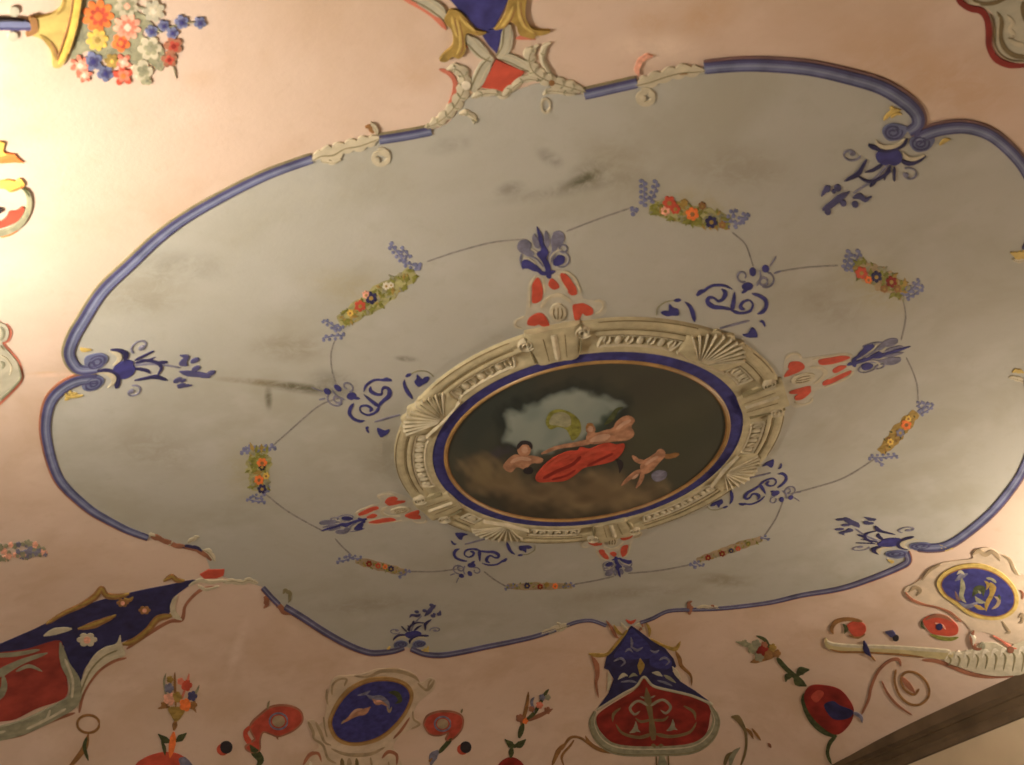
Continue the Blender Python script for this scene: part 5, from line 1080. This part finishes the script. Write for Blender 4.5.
job(b, t, 'red_scroll', 'red', 'f', [(418, 290), (450, 274), (478, 286), (482, 308), (462, 326), (438, 322)], h=0.015); job(b, t, 'scroll_line', 'brown', 's', [(470, 275), (425, 268), (385, 275), (366, 298), (372, 318)], (8, 12, 14, 14, 8), 0.017); job(b, t, 'scroll_line', 'darkgreen', 's', [(405, 285), (416, 300), (408, 316)], (8, 14, 6), 0.017); job(b, t, 'scroll_line', 'brown', 's', [(425, 322), (455, 330), (480, 318)], (5, 8, 4), 0.017)
t = thing('painted_berry', 'small dark blue bud floating above the gold bar, left of the red flower', 'painted ornament', at=b.p([(575, 325)], sm=False)[0])
job(b, t, 'berry', 'border_dark', 's', [(548, 312), (570, 318), (585, 332)], (12, 24, 20), 0.016); job(b, t, 'berry', 'black', 'b', (584, 332), 11, 0.02)
t = thing('painted_sprig', 'tiny dark pointed leaf crossing the gold bar', 'painted ornament', at=b.p([(485, 372)], sm=False)[0])
job(b, t, 'leaf', 'navy', 's', [(476, 342), (484, 370), (500, 392)], (12, 22, 8), 0.036); job(b, t, 'stalk', 'brown', 's', [(496, 388), (515, 410)], (8, 4), 0.02)
t = thing('gold_bar', 'long pale gold moulded bar with a hooked end, under the yellow-ringed oval medallion', 'painted ornament', at=b.p([(600, 372)], sm=False)[0])
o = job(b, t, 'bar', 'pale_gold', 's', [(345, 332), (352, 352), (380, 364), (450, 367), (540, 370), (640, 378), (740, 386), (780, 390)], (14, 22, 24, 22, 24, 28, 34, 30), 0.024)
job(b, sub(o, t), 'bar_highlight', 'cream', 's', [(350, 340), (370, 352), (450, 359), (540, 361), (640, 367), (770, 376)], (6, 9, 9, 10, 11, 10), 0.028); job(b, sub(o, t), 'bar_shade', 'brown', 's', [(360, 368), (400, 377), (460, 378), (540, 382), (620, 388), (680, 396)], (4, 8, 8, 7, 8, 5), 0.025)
HZ = (900, 540, 5.468); b = Brush(HZ)
t = thing('acanthus_spray', 'cream ribbed acanthus mass at the right end of the gold bar, just above the cornice', 'painted ornament', at=b.p([(480, 640)], sm=False)[0])
job(b, t, 'red_contour', 'rust', 's', [(120, 655), (200, 662), (280, 690), (380, 730), (480, 745), (620, 742)], (14, 20, 22, 20, 22, 16), 0.008)
o = job(b, t, 'leaf_mass', 'cream', 'f', [(235, 640), (270, 612), (340, 606), (400, 590), (450, 560), (520, 560), (580, 585), (640, 560), (720, 540), (760, 640), (720, 720), (600, 738), (500, 738), (420, 722), (340, 695), (270, 672)], h=0.02)
m = MB()
for k in range(9):
    x = 270 + k * 50; b.stroke(m, [(x - 12, 625 - k * 3), (x + 8, 650 - k * 2), (x - 4, 685 + k * 4)], (6, 12, 5), 0.024)
m.build('leaf_ribs', 'olive_edge', sub(o, t))
m = MB()
for k in range(9):
    x = 255 + k * 50; b.stroke(m, [(x - 6, 650 - k * 3), (x + 12, 618 - k * 4), (x + 34, 622 - k * 4)], (10, 22, 8), 0.024)
m.build('leaf_lobes', 'white', sub(o, t))
job(b, t, 'tendril', 'rust', 's', [(405, 490), (390, 540), (410, 585), (440, 590), (450, 560)], (12, 18, 20, 12, 6), 0.028); job(b, t, 'tendril', 'white', 's', [(385, 510), (405, 535), (400, 570)], (10, 20, 8), 0.03); job(b, t, 'tendril', 'pinkred', 's', [(510, 520), (560, 550), (600, 580), (640, 590)], (6, 10, 16, 8), 0.026); job(b, t, 'bud', 'rust', 'b', (605, 595), 20, 0.03); job(b, t, 'bud', 'sage', 'b', (450, 575), 18, 0.028)
t = thing('red_flower', 'square red flower with a dark eye, under the left-hand corner of the yellow-ringed medallion', 'painted flower', at=b.p([(215, 470)], sm=False)[0])
m = MB(); b.fill(m, [(125, 440), (150, 418), (195, 405), (255, 415), (290, 440), (318, 475), (312, 510), (275, 522), (225, 518), (180, 510), (150, 485)], 0.016); o = m.build('petals', 'red', t)
job(b, t, 'petal_shade', 'rust', 's', [(135, 435), (190, 412), (250, 420), (290, 445)], (10, 20, 18, 8), 0.018); job(b, t, 'flower_eye', 'navy', 'b', (215, 470), 20, 0.024); job(b, t, 'flower_glint', 'rose', 's', [(190, 450), (230, 462), (250, 485)], (6, 12, 6), 0.022)
job(b, t, 'leaf', 'green', 's', [(165, 515), (220, 535), (280, 540), (320, 530)], (8, 20, 20, 8), 0.014); job(b, t, 'leaf', 'darkgreen', 's', [(120, 440), (118, 465), (135, 485)], (6, 12, 6), 0.014)
b = Brush(GZ)
t = thing('spiral_tendril', 'thin rust-coloured double spiral tendril between the red pomegranate and the cornice', 'painted ornament', at=b.p([(600, 480)], sm=False)[0])
for q, w in (([(468, 592), (492, 540), (500, 500), (525, 445), (560, 412), (592, 405), (602, 428)], (7, 10, 11, 10, 10, 11, 7)), ([(585, 440), (580, 478), (596, 525), (630, 556), (668, 558), (696, 530), (692, 490), (660, 455), (622, 448), (602, 470), (612, 505), (645, 525), (664, 505)], 8), ([(536, 478), (556, 520), (590, 560), (640, 595)], (5, 8, 8, 4)), ([(600, 460), (625, 490), (650, 520)], (8, 20, 8))):
    job(b, t, 'tendril', 'rust' if w != 8 else 'brown', 's', q, w, 0.012)
t = thing('painted_sprig', 'thin dark curling sprig to the right of the shield-shaped cartouche', 'painted ornament', at=b.p([(60, 650)], sm=False)[0])
for q, w, mm in (([(25, 600), (45, 605), (60, 625), (72, 650), (76, 690), (70, 730), (55, 770)], (14, 22, 16, 10, 9, 9, 6), 'stone_dark'), ([(75, 640), (90, 655), (100, 675)], (8, 12, 5), 'brown'), ([(95, 640), (110, 660), (125, 680)], (5, 10, 5), 'brown'), ([(20, 770), (30, 730), (55, 705)], (12, 20, 6), 'sage'), ([(0, 770), (12, 735), (30, 720)], (10, 14, 5), 'stone_dark'), ([(150, 690), (160, 705)], 12, 'rust')):
    job(b, t, 'stem', mm, 's', q, w, 0.012)

# ================================================================== CAMERA, LAMPS, EXPOSURE
cam = bpy.data.cameras.new('camera'); co = bpy.data.objects.new('camera', cam); COL.objects.link(co)
cam.sensor_width = 36; cam.lens = FPX / W * 36; cam.clip_start = 0.05
Rm = Matrix((CR, CU, -CF)).transposed().to_4x4(); Rm.translation = Vector(EYE); co.matrix_world = Rm
SC.camera = co
cam.dof.use_dof = True; cam.dof.focus_distance = 60; cam.dof.aperture_fstop = DOF if (DOF := 3.2) else 1

def lamp(name, loc, power, colr, size):
    l = bpy.data.lights.new(name, 'POINT'); l.energy = power; l.color = colr; l.shadow_soft_size = size
    o = bpy.data.objects.new(name, l); COL.objects.link(o); o.location = loc; return o
lamp('wall_lamp', (-5.15, -1.45, 3.7), 470, (1.0, 0.93, 0.79), 0.12)
lamp('wall_lamp', (5.06, -1.6, 3.84), 385, (1.0, 0.87, 0.69), 0.12)
lamp('room_lamp', (-2.06, 0.0, 1.61), 40, (1.0, 0.85, 0.6), 0.3)
wd = bpy.data.worlds.new('World'); SC.world = wd; wd.use_nodes = True
wd.node_tree.nodes['Background'].inputs[0].default_value = (1, 0.8, 0.6, 1); wd.node_tree.nodes['Background'].inputs[1].default_value = 0.03
vs = SC.view_settings; vs.view_transform = 'Standard'; vs.look = 'None'; vs.exposure = 0.0; vs.gamma = 1.0; vs.use_curve_mapping = False
try: SC.cycles.use_denoising = True
except Exception: pass
